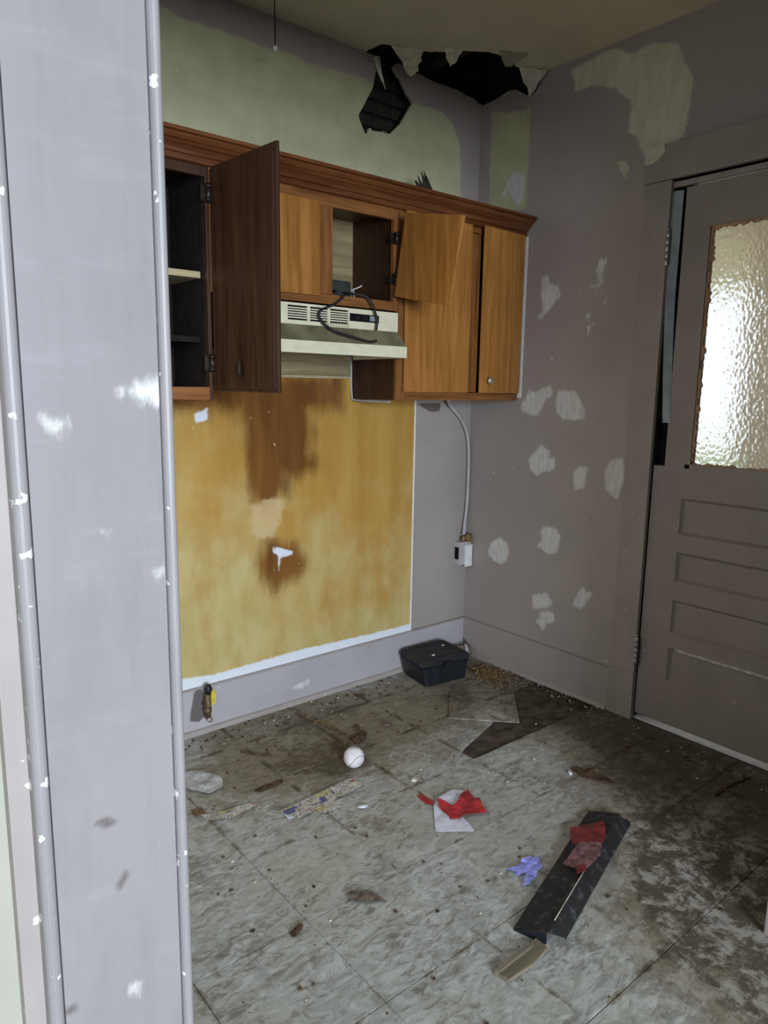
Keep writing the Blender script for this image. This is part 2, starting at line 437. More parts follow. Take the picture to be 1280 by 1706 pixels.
def tile_material():
    t = NT('worn_vinyl_tile', 0.5, 0.4)
    oi = t.node('ShaderNodeObjectInfo').outputs['Random']
    marb = t.noise(16, 7, 0.7, stretch=(0.8, 1.7, 1), dist=1.6); blot = t.noise(2.6, 4, 0.6)
    c = t.mix(t.rng(marb, 0.32, 0.68), (0.25, 0.258, 0.24), (0.555, 0.575, 0.56))
    c = t.mix(t.math('MULTIPLY', t.rng(blot, 0.4, 0.65), 0.6), c, (0.375, 0.37, 0.30))
    c = t.mix(t.math('MULTIPLY', oi, 0.22), c, (0.34, 0.33, 0.29))
    # grey trodden scuffs everywhere
    sc = t.noise(30, 8, 0.75, stretch=(0.7, 1.6, 1), dist=0.9)
    wear = t.noise(4.5, 5, 0.65, off=(7, 3, 0))
    c = t.mix(t.math('MULTIPLY', t.rng(t.math('ADD', sc, t.math('MULTIPLY', t.math('SUBTRACT', wear, 0.5), 0.5)), 0.49, 0.65), 0.74), c, (0.135, 0.120, 0.096))
    # dirt where the photo has it: by the exterior door, in the corner, along the back wall, at the doorway; the small spot beside the ball paints its shadow
    def spot(p, r0, r1, amt): return t.math('MULTIPLY', t.rng(t.dist(p), r0, r1, 1.0, 0.0), amt)
    D = spot((-0.10, -1.25, 0), 0.15, 0.75, 0.40)
    for p, a, b, k in [((-0.25, -1.75, 0), 0.1, 0.85, 0.36), ((-0.15, -0.35, 0), 0.05, 0.6, 0.30), ((-0.75, -0.35, 0), 0.05, 0.7, 0.28),
                       ((-1.25, -0.20, 0), 0.05, 0.55, 0.26), ((-0.85, -1.80, 0), 0.1, 0.50, 0.27), ((-1.50, -0.50, 0), 0.05, 0.40, 0.16), ((-0.10, -0.80, 0), 0.05, 0.45, 0.28), ((-1.15, -0.52, 0), 0.05, 0.3, 0.14), ((-0.75, -1.62, 0), 0.05, 0.3, 0.14), ((-1.175, -0.545, 0), 0.02, 0.07, 0.22), ((-0.62, -1.55, 0), 0.05, 0.55, 0.16), ((-0.95, -1.85, 0), 0.05, 0.4, 0.16)]:
        D = t.math('ADD', D, spot(p, a, b, k))
    D = t.math('MINIMUM', D, 0.44)
    XY = t.xyz()
    def seam(v, off, pitch):
        q = t.math('FRACT', t.math('ADD', t.math('DIVIDE', t.math('ADD', v, off), pitch), 100.5))
        return t.math('MULTIPLY', t.math('ABSOLUTE', t.math('SUBTRACT', q, 0.5)), pitch)
    edge = t.math('MINIMUM', seam(XY[0], 0.150, 0.3018), seam(XY[1], 0.192, 0.3013))
    grime = t.math('MULTIPLY', t.rng(edge, 0.0, 0.016, 1.0, 0.0), t.rng(t.noise(9, 5, 0.7, off=(6, 1, 0)), 0.42, 0.66))
    D = t.math('ADD', D, t.math('MULTIPLY', grime, 0.30))
    gr = t.math('ADD', t.math('MULTIPLY', t.noise(6.5, 7, 0.72, off=(2, 5, 0), dist=0.7), 0.55), t.math('MULTIPLY', t.noise(36, 6, 0.75, stretch=(0.8, 1.5, 1), dist=0.8), 0.45))
    v = t.math('ADD', gr, D)
    c = t.mix(t.math('MULTIPLY', t.rng(v, 0.58, 0.78), 0.85), c, t.mix(t.rng(sc, 0.4, 0.6), (0.120, 0.092, 0.055), (0.235, 0.200, 0.140)))
    c = t.mix(t.math('MULTIPLY', t.rng(v, 0.80, 0.96), 0.8), c, (0.055, 0.041, 0.024))
    pale = t.math('MULTIPLY', t.rng(t.noise(15, 8, 0.78, off=(4, 4, 0), dist=0.3), 0.47, 0.60), t.math('ADD', spot((-0.85, -1.72, 0), 0.15, 0.6, 0.75), spot((-0.6, -1.45, 0), 0.1, 0.4, 0.35)))
    c = t.mix(t.math('MINIMUM', pale, 0.8), c, (0.42, 0.405, 0.36))
    # scattered black specks
    sp = t.rng(t.noise(75, 2, 0.5, off=(1, 9, 0)), 0.72, 0.745)
    c = t.mix(t.math('MULTIPLY', sp, 0.85), c, (0.035, 0.030, 0.026))
    t.color(c)
    t.rough(t.rng(v, 0.5, 0.9, 0.40, 0.85))
    t.bump(t.math('ADD', sc, t.math('MULTIPLY', v, 0.5)), 0.25, 0.002)
    return t.m
M['tile'] = tile_material()

def glass_material():
    t = NT('hammered_glass', 0.06, 0.5)
    vz = t.node('ShaderNodeTexVoronoi'); mp = t.node('ShaderNodeMapping')
    t.t.links.new(t.pos, mp.inputs[0]); mp.inputs['Scale'].default_value = (1, 1, 0.75)
    t.t.links.new(mp.outputs[0], vz.inputs['Vector']); vz.inputs['Scale'].default_value = 98
    vz.feature = 'SMOOTH_F1'
    t.b.inputs['Transmission Weight'].default_value = 1.0
    t.b.inputs['IOR'].default_value = 1.45
    t.color((0.97, 0.985, 0.97)); t.rough(0.14)
    t.bump(vz.outputs['Distance'], 0.24, 0.006)
    return t.m
M['glass'] = glass_material()

def print_material():
    t = NT('printed_newsprint', 0.75, 0.2)
    tc = t.node('ShaderNodeTexCoord').outputs['Object']
    def cells(scale, off):
        mp = t.node('ShaderNodeMapping'); t.t.links.new(tc, mp.inputs[0]); mp.inputs['Location'].default_value = off
        v = t.node('ShaderNodeTexVoronoi', distance='CHEBYCHEV'); mp.inputs['Rotation'].default_value = (0, 0, 0.06); mp.inputs['Scale'].default_value = (0.8, 1.5, 0.0); t.t.links.new(mp.outputs[0], v.inputs['Vector']); v.inputs['Scale'].default_value = scale
        v.inputs['Randomness'].default_value = 0.75
        return v.outputs['Color']
    n = t.node('ShaderNodeSeparateColor'); t.t.links.new(cells(27, (0, 0, 0)), n.inputs[0])
    r = t.node('ShaderNodeValToRGB'); t.t.links.new(n.outputs[0], r.inputs[0]); r.color_ramp.interpolation = 'CONSTANT'
    cols = [(0, (0.50, 0.47, 0.40)), (0.36, (0.50, 0.46, 0.24)), (0.42, (0.36, 0.14, 0.12)), (0.50, (0.52, 0.50, 0.46)), (0.66, (0.11, 0.12, 0.26)), (0.74, (0.33, 0.36, 0.35)), (0.84, (0.58, 0.56, 0.52)), (0.94, (0.10, 0.09, 0.09))]
    el = r.color_ramp.elements
    el[0].position = 0; el[0].color = (*cols[0][1], 1); el[1].position = cols[1][0]; el[1].color = (*cols[1][1], 1)
    for p, c in cols[2:]:
        e = el.new(p); e.color = (*c, 1)
    lines = t.rng(t.noise(170, 2, 0.5, vec=tc), 0.52, 0.58)
    c = t.mix(t.math('MULTIPLY', lines, 0.75), r.outputs[0], (0.12, 0.11, 0.12))
    t.color(c); return t.m
M['print'] = print_material()

# ------------------------------------------------------------------ outlines measured on the walls (metres, wall coordinates)
SPK1 = [[(-0.364, 1.002), (-0.433, 1.074), (-0.479, 1.042), (-0.478, 1.017), (-0.508, 1.024), (-0.514, 0.985), (-0.485, 0.957), (-0.447, 0.953), (-0.417, 0.929), (-0.383, 0.952)], [(-0.608, 0.964), (-0.632, 0.995), (-0.686, 0.993), (-0.669, 0.955), (-0.67, 0.907), (-0.622, 0.894), (-0.607, 0.929)], [(-0.76, 0.993), (-0.784, 1.035), (-0.84, 1.044), (-0.851, 0.974), (-0.823, 0.873), (-0.761, 0.913)], [(-0.145, 0.542), (-0.175, 0.599), (-0.218, 0.62), (-0.269, 0.599), (-0.279, 0.551), (-0.246, 0.497), (-0.196, 0.495), (-0.153, 0.521)], [(-0.449, 0.689), (-0.463, 0.712), (-0.532, 0.718), (-0.559, 0.686), (-0.546, 0.606), (-0.503, 0.588), (-0.464, 0.607), (-0.44, 0.618), (-0.461, 0.649)], [(-0.425, 0.389), (-0.502, 0.415), (-0.535, 0.389), (-0.531, 0.361), (-0.475, 0.336), (-0.433, 0.325)], [(-0.466, 0.323), (-0.539, 0.341), (-0.563, 0.31), (-0.548, 0.29), (-0.517, 0.277), (-0.494, 0.24), (-0.442, 0.284), (-0.471, 0.286)], [(-0.646, 0.395), (-0.665, 0.461), (-0.692, 0.49), (-0.71, 0.472), (-0.739, 0.473), (-0.714, 0.422), (-0.688, 0.387)]]
SPK2 = [[(-0.387, 1.734), (-0.393, 1.787), (-0.42, 1.782), (-0.427, 1.753), (-0.481, 1.735), (-0.489, 1.693), (-0.462, 1.668), (-0.435, 1.638), (-0.401, 1.617), (-0.394, 1.673)], [(-0.376, 1.623), (-0.394, 1.632), (-0.404, 1.608), (-0.39, 1.597)], [(-0.667, 1.819), (-0.705, 1.815), (-0.692, 1.787), (-0.694, 1.731), (-0.688, 1.715), (-0.665, 1.747), (-0.657, 1.778)], [(-0.63, 1.725), (-0.662, 1.717), (-0.671, 1.729), (-0.678, 1.711), (-0.641, 1.711)], [(-0.693, 1.641), (-0.709, 1.67), (-0.706, 1.645)], [(-0.614, 1.608), (-0.646, 1.614), (-0.635, 1.584)], [(-0.631, 1.562), (-0.662, 1.576), (-0.639, 1.524)], [(-0.658, 1.692), (-0.673, 1.699), (-0.68, 1.677)], [(-0.301, 1.223), (-0.35, 1.308), (-0.385, 1.294), (-0.403, 1.309), (-0.467, 1.328), (-0.477, 1.276), (-0.447, 1.271), (-0.404, 1.192), (-0.334, 1.204)], [(-0.491, 1.239), (-0.501, 1.307), (-0.595, 1.304), (-0.626, 1.265), (-0.639, 1.229), (-0.648, 1.188), (-0.536, 1.182), (-0.511, 1.206)]]
BIG = [[(-0.482, 2.557), (-0.568, 2.572), (-0.667, 2.576), (-0.757, 2.532), (-0.817, 2.544), (-0.934, 2.512), (-0.961, 2.45), (-1.002, 2.372), (-0.996, 2.283), (-0.987, 2.194), (-0.922, 2.172), (-0.925, 2.133), (-0.89, 2.118), (-0.852, 2.133), (-0.798, 2.233), (-0.764, 2.26), (-0.762, 2.332), (-0.772, 2.355), (-0.686, 2.437), (-0.61, 2.469), (-0.515, 2.469)], [(-0.724, 2.164), (-0.748, 2.165), (-0.775, 2.133), (-0.757, 2.103)]]
GREEN_R = [[(-0.065, 2.518), (-0.171, 2.483), (-0.283, 2.468), (-0.288, 2.283), (-0.282, 2.067), (-0.07, 2.103), (-0.067, 2.281)]]
SPK3 = [[(-0.202, 2.241), (-0.27, 2.215), (-0.267, 2.106), (-0.228, 2.089), (-0.19, 2.157), (-0.139, 2.142), (-0.17, 2.198)]]
GREEN_B = [[(-1.618, 2.487), (-1.474, 2.498), (-1.444, 2.481), (-1.318, 2.484), (-1.218, 2.489), (-1.112, 2.482), (-0.975, 2.493), (-0.936, 2.478), (-0.8, 2.487), (-0.686, 2.497), (-0.564, 2.48), (-0.403, 2.47), (-0.248, 2.477), (-0.174, 2.446), (-0.122, 2.359), (-0.105, 1.918), (-1.654, 1.723)]]
HOLE_B = [[(-0.6, 2.582), (-0.619, 2.475), (-0.693, 2.354), (-0.678, 2.331), (-0.653, 2.288), (-0.635, 2.325), (-0.617, 2.316), (-0.577, 2.321), (-0.529, 2.324), (-0.473, 2.376), (-0.409, 2.471), (-0.45, 2.509), (-0.474, 2.539), (-0.519, 2.576), (-0.498, 2.599), (-0.42, 2.591), (-0.284, 2.581), (-0.162, 2.584), (-0.045, 2.574), (0.002, 2.558), (0.065, 2.639), (-0.008, 2.743), (-0.568, 2.676)]]
BROWN = [[(-1.55, 1.34), (-1.20, 1.34), (-1.21, 1.225), (-1.30, 1.245), (-1.55, 1.25)], [(-1.22, 1.29), (-0.795, 1.338), (-0.795, 1.236), (-0.975, 1.236), (-0.95, 1.125), (-0.969, 1.036), (-0.925, 0.996), (-0.989, 0.983), (-1.044, 0.976), (-1.057, 0.908), (-1.136, 0.867), (-1.171, 0.901), (-1.192, 1.005), (-1.201, 1.132), (-1.222, 1.207)], [(-1.146, 0.617), (-1.103, 0.682), (-1.004, 0.647), (-0.978, 0.593), (-1.03, 0.551), (-1.08, 0.531), (-1.134, 0.583)]]  # first outline paints the cabinet's shadow as a top band; others are stains
PALE = [[(-1.201, 0.852), (-1.094, 0.879), (-1.046, 0.859), (-1.059, 0.785), (-1.102, 0.714), (-1.156, 0.715), (-1.202, 0.747)], [(-1.107, 0.79), (-1.065, 0.785), (-1.096, 0.713)]]
WHITE_T = [[(-1.1, 0.681), (-1.01, 0.648), (-1.016, 0.632), (-1.066, 0.631), (-1.073, 0.579), (-1.079, 0.641), (-1.103, 0.66)]]
WHITE_B = [[(-1.615, 0.237), (-1.356, 0.213), (-0.974, 0.223), (-0.59, 0.213), (-0.332, 0.212), (-0.33, 0.143), (-0.975, 0.144), (-1.62, 0.123)], [(-1.419, 1.202), (-1.365, 1.223), (-1.366, 1.18), (-1.413, 1.17)]]
COLSPK = [[(-2.343, 1.296), (-2.336, 1.297), (-2.336, 1.291), (-2.342, 1.292)], [(-2.335, 1.299), (-2.327, 1.302), (-2.313, 1.301), (-2.312, 1.288), (-2.321, 1.288), (-2.329, 1.29), (-2.335, 1.292)], [(-2.395, 1.273), (-2.383, 1.272), (-2.385, 1.267), (-2.392, 1.268)], [(-2.319, 1.156), (-2.313, 1.156), (-2.314, 1.151)], [(-2.368, 1.193), (-2.354, 1.194), (-2.358, 1.19)], [(-2.352, 0.799), (-2.347, 0.799), (-2.349, 0.791)]]
COLSTAIN = [[(-2.375, 0.96), (-2.367, 0.961), (-2.361, 0.955), (-2.369, 0.955)], [(-2.362, 0.899), (-2.355, 0.909), (-2.353, 0.905), (-2.359, 0.895)], [(-2.408, 0.81), (-2.401, 0.811), (-2.399, 0.806), (-2.406, 0.806)]]

HOLE_C = [(-0.66, 0.05), (-0.655, -0.085), (-0.60, -0.125), (-0.53, -0.14), (-0.477, -0.16), (-0.42, -0.215), (-0.36, -0.275), (-0.30, -0.315), (-0.20, -0.335), (-0.12, -0.30), (-0.06, -0.33), (0.02, -0.345), (0.05, 0.05)]
HOLE_R = [(0.05, 2.555), (-0.083, 2.560), (-0.15, 2.575), (-0.20, 2.568), (-0.25, 2.535), (-0.283, 2.520), (-0.310, 2.530), (-0.345, 2.59), (-0.36, 2.65), (0.05, 2.65)]
STAIN_R = [[(0.02, 0.0), (-0.09, 0.0), (-0.07, 0.05), (-0.03, 0.075), (0.02, 0.09)]]

# ------------------------------------------------------------------ structure: kitchen walls, ceiling, floor
wall_back = sheet('wall_back', (-2.42, 0, 0), (1, 0, 0), (0, 0, 1), 2.42, CEIL, 0.014, (0, 2), M['wall'],
                  {'old_paint': GREEN_B, 'primer': [], 'spackle': [], 'stain_and_shadow': [[(-0.36, 1.24), (-0.20, 1.24), (-0.20, 1.205), (-0.26, 1.20)]]}, HOLE_B)
tag(wall_back, kind='structure')
wall_right = sheet('wall_right', (0, 0, 0), (0, -1, 0), (0, 0, 1), 1.84, CEIL, 0.012, (1, 2), M['wall'],
                   {'old_paint': GREEN_R, 'primer': BIG, 'spackle': SPK1 + SPK2 + SPK3, 'stain_and_shadow': []},
                   [HOLE_R, [(-0.955, -0.1), (-0.955, 2.04), (-1.69, 2.04), (-1.69, -0.1)]])
tag(wall_right, kind='structure')
ceiling = sheet('ceiling', (-2.42, 0, CEIL), (1, 0, 0), (0, -1, 0), 2.42, 1.84, 0.02, (0, 1), M['ceil'], {}, [HOLE_C])
tag(ceiling, kind='structure')
tag(boxes('wall_left', [(-2.52, -2.42, -1.832, -1.42, 0, CEIL), (-2.52, -2.42, -0.48, 0.0, 0, CEIL), (-2.52, -2.42, -1.42, -0.48, 0, 0.98), (-2.52, -2.42, -1.42, -0.48, 1.92, CEIL)], M['wall'], bev=0), kind='structure')

JX = -0.81
# partition with the cased opening the photograph is taken through
tag(box('wall_front', -4.95, -2.312, -1.855, -1.832, 0, 2.62, M['beige'], bev=0), kind='structure')
boxes_front = boxes('wall_front', [(JX, 0.0, -1.855, -1.832, 0, 2.62), (-2.312, JX, -1.855, -1.832, 2.10, 2.62)], M['beige'], bev=0)
tag(boxes_front, kind='structure')
cas = thing('trim_1', None, None, (-2.36, -1.88, 0)); tag(cas, kind='structure')
sheet('casing_board', (-2.407, -1.880, 0), (1, 0, 0), (0, 0, 1), 0.0955, 2.10, 0.004, (0, 2), M['column'],
      {'old_paint': [], 'primer': [], 'spackle': COLSPK, 'stain_and_shadow': COLSTAIN}, (), 0.025, cas, {'spackle': 0.0008})
def half_round(y0, x0, x1, d, n=8):
    return [(x0, y0 + 0.02)] + [((x0 + x1) / 2 - (x1 - x0) / 2 * math.cos(math.pi * k / n), y0 - d * math.sin(math.pi * k / n)) for k in range(n + 1)] + [(x1, y0 + 0.02)]
extrude_profile('edge_bead', half_round(-1.878, -2.3105, -2.3005, 0.006), 'z', 0, 2.10, M['column_edge'], cas)
extrude_profile('back_band', half_round(-1.878, -2.4185, -2.4075, 0.005), 'z', 0, 2.10, M['column_edge'], cas)
box('outer_strip', -2.4335, -2.4185, -1.869, -1.855, 0, 2.12, M['trim'], cas, 0.001)
box('jamb', -2.312, -2.300, -1.857, -1.820, 0, 2.10, M['trim'], cas, 0.002)
cas2 = thing('trim_2', None, None, (JX, -1.88, 0)); tag(cas2, kind='structure')
box('casing_board', JX + 0.015, JX + 0.125, -1.880, -1.855, 0, 2.10, M['trim'], cas2, 0.003)
box('jamb', JX, JX + 0.015, -1.880, -1.820, 0, 2.10, M['trim'], cas2, 0.002)
cas3 = thing('trim_3', None, None, (-1.6, -1.88, 2.1)); tag(cas3, kind='structure')
box('head_casing', -2.418, JX + 0.125, -1.880, -1.855, 2.10, 2.21, M['trim'], cas3, 0.003)
box('head_jamb', -2.30, JX, -1.857, -1.820, 2.085, 2.10, M['trim'], cas3, 0.002)

# room behind the photographer, lit by its window
tag(boxes('wall_rear', [(-4.95, -3.95, -6.0, -5.9, 0, 2.62), (-2.25, 0.0, -6.0, -5.9, 0, 2.62), (-3.95, -2.25, -6.0, -5.9, 0, 0.85), (-3.95, -2.25, -6.0, -5.9, 2.15, 2.62)], M['beige'], bev=0), kind='structure')
tag(boxes('wall_side', [(-5.05, -4.95, -6.0, -1.76, 0, 2.62)], M['beige'], bev=0), kind='structure')
tag(box('wall_far', 0.0, 0.1, -6.0, -1.835, 0, 2.62, M['beige'], bev=0), kind='structure')
tag(box('ceiling', -5.05, 0.1, -6.0, -1.832, 2.62, 2.70, M['ceil'], bev=0), kind='structure')
for nm, lst in (('window_1', [(-3.95, -2.25, -5.97, -5.93, 0.85, 0.90), (-3.95, -2.25, -5.97, -5.93, 2.10, 2.15), (-3.95, -3.90, -5.97, -5.93, 0.9, 2.1), (-2.30, -2.25, -5.97, -5.93, 0.9, 2.1), (-3.9, -2.3, -5.97, -5.93, 1.48, 1.52)]),
                ('added_window', [(-2.50, -2.45, -1.42, -0.48, 0.98, 1.02), (-2.50, -2.45, -1.42, -0.48, 1.88, 1.92), (-2.50, -2.45, -1.42, -1.38, 1.02, 1.88), (-2.50, -2.45, -0.52, -0.48, 1.02, 1.88), (-2.50, -2.45, -1.38, -0.52, 1.435, 1.465)])):  # second one is an unseen kitchen window, added to brighten the room
    tag(boxes(nm, lst, M['trim'], bev=0.003), kind='structure')

# sheathing and attic behind the torn plaster
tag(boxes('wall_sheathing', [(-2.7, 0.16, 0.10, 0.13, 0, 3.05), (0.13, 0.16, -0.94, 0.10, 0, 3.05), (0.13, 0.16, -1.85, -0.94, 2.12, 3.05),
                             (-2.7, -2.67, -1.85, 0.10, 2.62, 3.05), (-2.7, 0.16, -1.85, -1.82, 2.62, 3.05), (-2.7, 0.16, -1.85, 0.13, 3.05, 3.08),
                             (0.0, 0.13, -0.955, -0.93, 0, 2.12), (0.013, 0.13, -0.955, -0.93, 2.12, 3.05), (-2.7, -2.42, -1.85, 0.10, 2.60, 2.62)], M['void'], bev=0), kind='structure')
for k, x in enumerate((-1.30, -0.86, -0.31)):
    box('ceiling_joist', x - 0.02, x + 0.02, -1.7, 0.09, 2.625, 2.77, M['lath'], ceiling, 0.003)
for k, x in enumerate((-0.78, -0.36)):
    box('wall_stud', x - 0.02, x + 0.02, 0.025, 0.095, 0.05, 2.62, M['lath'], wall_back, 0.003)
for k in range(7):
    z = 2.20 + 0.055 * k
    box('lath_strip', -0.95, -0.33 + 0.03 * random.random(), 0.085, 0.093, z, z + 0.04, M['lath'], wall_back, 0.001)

# torn plaster hanging at the hole: each flap hangs by its upper edge from the ceiling or wall
def flap(name, pts, mat, parent, t=0.007):
    P = [Vector(p) for p in pts]
    n = (P[1] - P[0]).cross(P[-1] - P[0]).normalized()
    c = sum(P, Vector()) / len(P); Q = []
    for i in range(len(P)):
        a, b = P[i], P[(i + 1) % len(P)]
        Q.append(a)
        for k in (1, 2, 3):
            q = a.lerp(b, k / 4); Q.append(q + (c - q).normalized() * 0.009 * random.uniform(-0.6, 1) + n * random.uniform(-0.002, 0.002))
    bm = bmesh.new(); add_prism(bm, Q, n * t)
    bmesh.ops.triangulate(bm, faces=bm.faces[:])
    return from_bm(name, bm, mat, parent)
flap('plaster_flap', [(-0.628, -0.112, 2.592), (-0.497, -0.158, 2.592), (-0.470, -0.100, 2.545), (-0.475, -0.055, 2.535)], M['gypsum'], ceiling)
flap('plaster_flap', [(-0.455, -0.222, 2.592), (-0.388, -0.262, 2.592), (-0.388, -0.222, 2.556), (-0.395, -0.205, 2.548)], M['gypsum'], ceiling)
flap('plaster_flap', [(-0.285, -0.352, 2.592), (-0.178, -0.415, 2.592), (-0.185, -0.335, 2.566), (-0.205, -0.320, 2.562)], M['gypsum_grey'], ceiling)
flap('plaster_flap', [(-0.120, -0.315, 2.590), (-0.012, -0.378, 2.590), (-0.010, -0.300, 2.520), (-0.012, -0.285, 2.510)], M['gypsum'], ceiling)
flap('plaster_flap', [(-0.625, -0.006, 2.585), (-0.596, -0.010, 2.592), (-0.590, -0.030, 2.500), (-0.582, -0.034, 2.468), (-0.603, -0.022, 2.515)], M['gypsum'], wall_back, 0.004)

# yellow stained area left bare where a stove stood: a thin hardboard panel on the wall
sheet('stained_wall_panel', (-2.41, -0.0045, 0.178), (1, 0, 0), (0, 0, 1), 2.046, 1.165, 0.012, (0, 2), M['panel'],
      {'brown': BROWN, 'pale': PALE, 'white': WHITE_T + WHITE_B}, (), 0.004, wall_back)
box('caulk_strip', -0.366, -0.3585, -0.008, -0.0, 0.180, 1.262, M['white'], wall_back, 0.002)
# board left on the wall under the hood
tb = thing('trim_4', None, None, (-1.1, -0.01, 1.34)); tag(tb, kind='structure')
box('board', -1.476, -0.735, -0.016, -0.0005, 1.350, 1.386, M['board'], tb, 0.003)
box('board', -1.476, -0.735, -0.013, -0.0005, 1.389, 1.60, M['board'], tb, 0.002)
box('edge_strip', -1.476, -0.735, -0.019, -0.0005, 1.338, 1.349, M['ply_edge'], tb, 0.002)

# baseboards with shoe moulding
BB = 0.181
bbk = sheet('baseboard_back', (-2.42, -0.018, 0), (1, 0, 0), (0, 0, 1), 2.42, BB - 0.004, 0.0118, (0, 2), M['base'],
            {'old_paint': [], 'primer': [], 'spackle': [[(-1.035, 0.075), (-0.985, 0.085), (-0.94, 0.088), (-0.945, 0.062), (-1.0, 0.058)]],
             'stain_and_shadow': [[(-1.47, 0.10), (-1.455, 0.175), (-1.425, 0.178), (-1.41, 0.14), (-1.405, 0.07), (-1.44, 0.045), (-1.475, 0.06)]]}, (), 0.017)  # dark outline paints the gas valve's cast shadow on the board
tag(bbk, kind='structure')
box('cap', -2.42, 0, -0.019, 0, BB - 0.006, BB, M['trim'], bbk, 0.002)
extrude_profile('shoe_moulding', [(0, 0), (-0.034, 0), (-0.033, 0.008), (-0.028, 0.016), (-0.018, 0.019), (0, 0.019)], 'x', -2.42, 0, M['trim'], bbk)
bbr = sheet('baseboard_right', (-0.018, 0, 0), (0, -1, 0), (0, 0, 1), 0.856, BB - 0.004, 0.0118, (1, 2), M['wall'],
            {'old_paint': [], 'primer': [], 'spackle': [], 'stain_and_shadow': STAIN_R}, (), 0.017)
tag(bbr, kind='structure')
box('cap', -0.019, 0, -0.856, -0.018, BB - 0.006, BB, M['trim'], bbr, 0.002)
extrude_profile('shoe_moulding', [(0, 0), (-0.030, 0), (-0.029, 0.007), (-0.025, 0.014), (-0.018, 0.016), (0, 0.016)], 'y', -0.85, -0.02, M['trim'], bbr)

# ------------------------------------------------------------------ exterior door, casing, porch outside
dc = thing('trim_5', None, None, (0, -0.91, 0)); tag(dc, kind='structure')
box('plinth_block', -0.024, 0.0, -0.966, -0.852, 0.0, 0.195, M['casing'], dc, 0.003)
box('casing_leg', -0.020, 0.0, -0.964, -0.857, 0.195, 2.052, M['casing'], dc, 0.003)
box('casing_leg', -0.020, 0.0, -1.762, -1.688, 0.0, 2.052, M['casing'], dc, 0.003)
box('casing_head', -0.022, 0.0, -1.762, -0.852, 2.054, 2.178, M['casing'], dc, 0.003)
bm = bmesh.new(); add_prism(bm, [(-0.0222, -0.853, 2.177), (-0.0222, -0.925, 2.177), (-0.0222, -0.932, 2.150), (-0.0222, -0.905, 2.128), (-0.0222, -0.875, 2.118), (-0.0222, -0.853, 2.122)], (-0.0012, 0, 0)); from_bm('primer_smear', bm, M['primer'], dc)
box('stop_bead', -0.004, 0.012, -1.69, -0.960, 2.026, 2.044, M['casing'], dc, 0.003)
box('joint_shade_strip', -0.0015, 0.0, -0.8525, -0.8485, 0.19, 2.178, M['slot'], dc, 0)  # dark strip standing in for the shaded gap beside the casing
box('jamb', 0.048, 0.13, -0.985, -0.955, 0.0, 2.05, M['slot'], dc, 0)  # blackened board, the shade of the hinge-side gap put into its colour
box('jamb', 0.0, 0.13, -1.71, -1.688, 0.0, 2.05, M['casing'], dc, 0)
box('jamb', 0.0, 0.13, -1.70, -0.955, 2.046, 2.12, M['casing'], dc, 0)
box('threshold', 0.012, 0.14, -1.69, -0.955, -0.004, 0.003, M['white'], dc, 0.001)

dr = thing('door_1', None, None, (0.02, -1.32, 0.0)); tag(dr, kind='structure')
XF, XB = 0.002, 0.042
DM = M['door']
bm = bmesh.new()
add_box(bm, XF, XB, -1.090, -0.9680, 0.026, 1.030, 0.002); add_box(bm, XF, XB, -1.110, -1.012, 1.026, 2.020, 0.002)
from_bm('stile', bm, DM, dr)
box('stile', XF, XB, -1.680, -1.560, 0.026, 2.020, DM, dr)
RZ = [(0.026, 0.201), (0.334, 0.394), (0.525, 0.599), (0.711, 0.780), (0.917, 1.045)]
for a, b in RZ: box('rail', XF, XB, -1.562, -1.088, a, b, DM, dr)
box('rail', XF, XB, -1.562, -1.108, 1.876, 2.020, DM, dr)
for a, b in [(0.201, 0.334), (0.394, 0.525), (0.599, 0.711), (0.780, 0.917)]:
    p = box('panel', XF + 0.014, XB - 0.010, -1.562, -1.088, a, b, DM, dr, 0)
    bm = bmesh.new()          # sloped sticking round the panel
    e = 0.011
    o4 = [(-1.088, a), (-1.562, a), (-1.562, b), (-1.088, b)]; i4 = [(-1.088 - e, a + e), (-1.562 + e, a + e), (-1.562 + e, b - e), (-1.088 - e, b - e)]
    vo = [bm.verts.new((XF + 0.002, *q)) for q in o4]; vi = [bm.verts.new((XF + 0.0145, *q)) for q in i4]
    for k in range(4): bm.faces.new([vo[k], vo[(k + 1) % 4], vi[(k + 1) % 4], vi[k]])
    from_bm('panel_moulding', bm, DM, p)
bm = bmesh.new(); ps_ = []
for i in range(24):
    t = i / 23; ps_.append((XF - 0.0004, -1.115 - 0.40 * t, 0.334 + 0.004 * mnoise.noise(Vector((t * 12, 0, 0))) + 0.003))
for i in range(23, -1, -1):
    t = i / 23; ps_.append((XF - 0.0004, -1.115 - 0.40 * t, 0.334 - 0.006 - 0.009 * max(0, mnoise.noise(Vector((t * 9, 3, 0)))) * (0.3 + t)))
add_prism(bm, ps_, (0.004, 0, 0)); bmesh.ops.triangulate(bm, faces=bm.faces[:]); from_bm('paint_scrape', bm, M['grey_scrape_highlight'], dr)
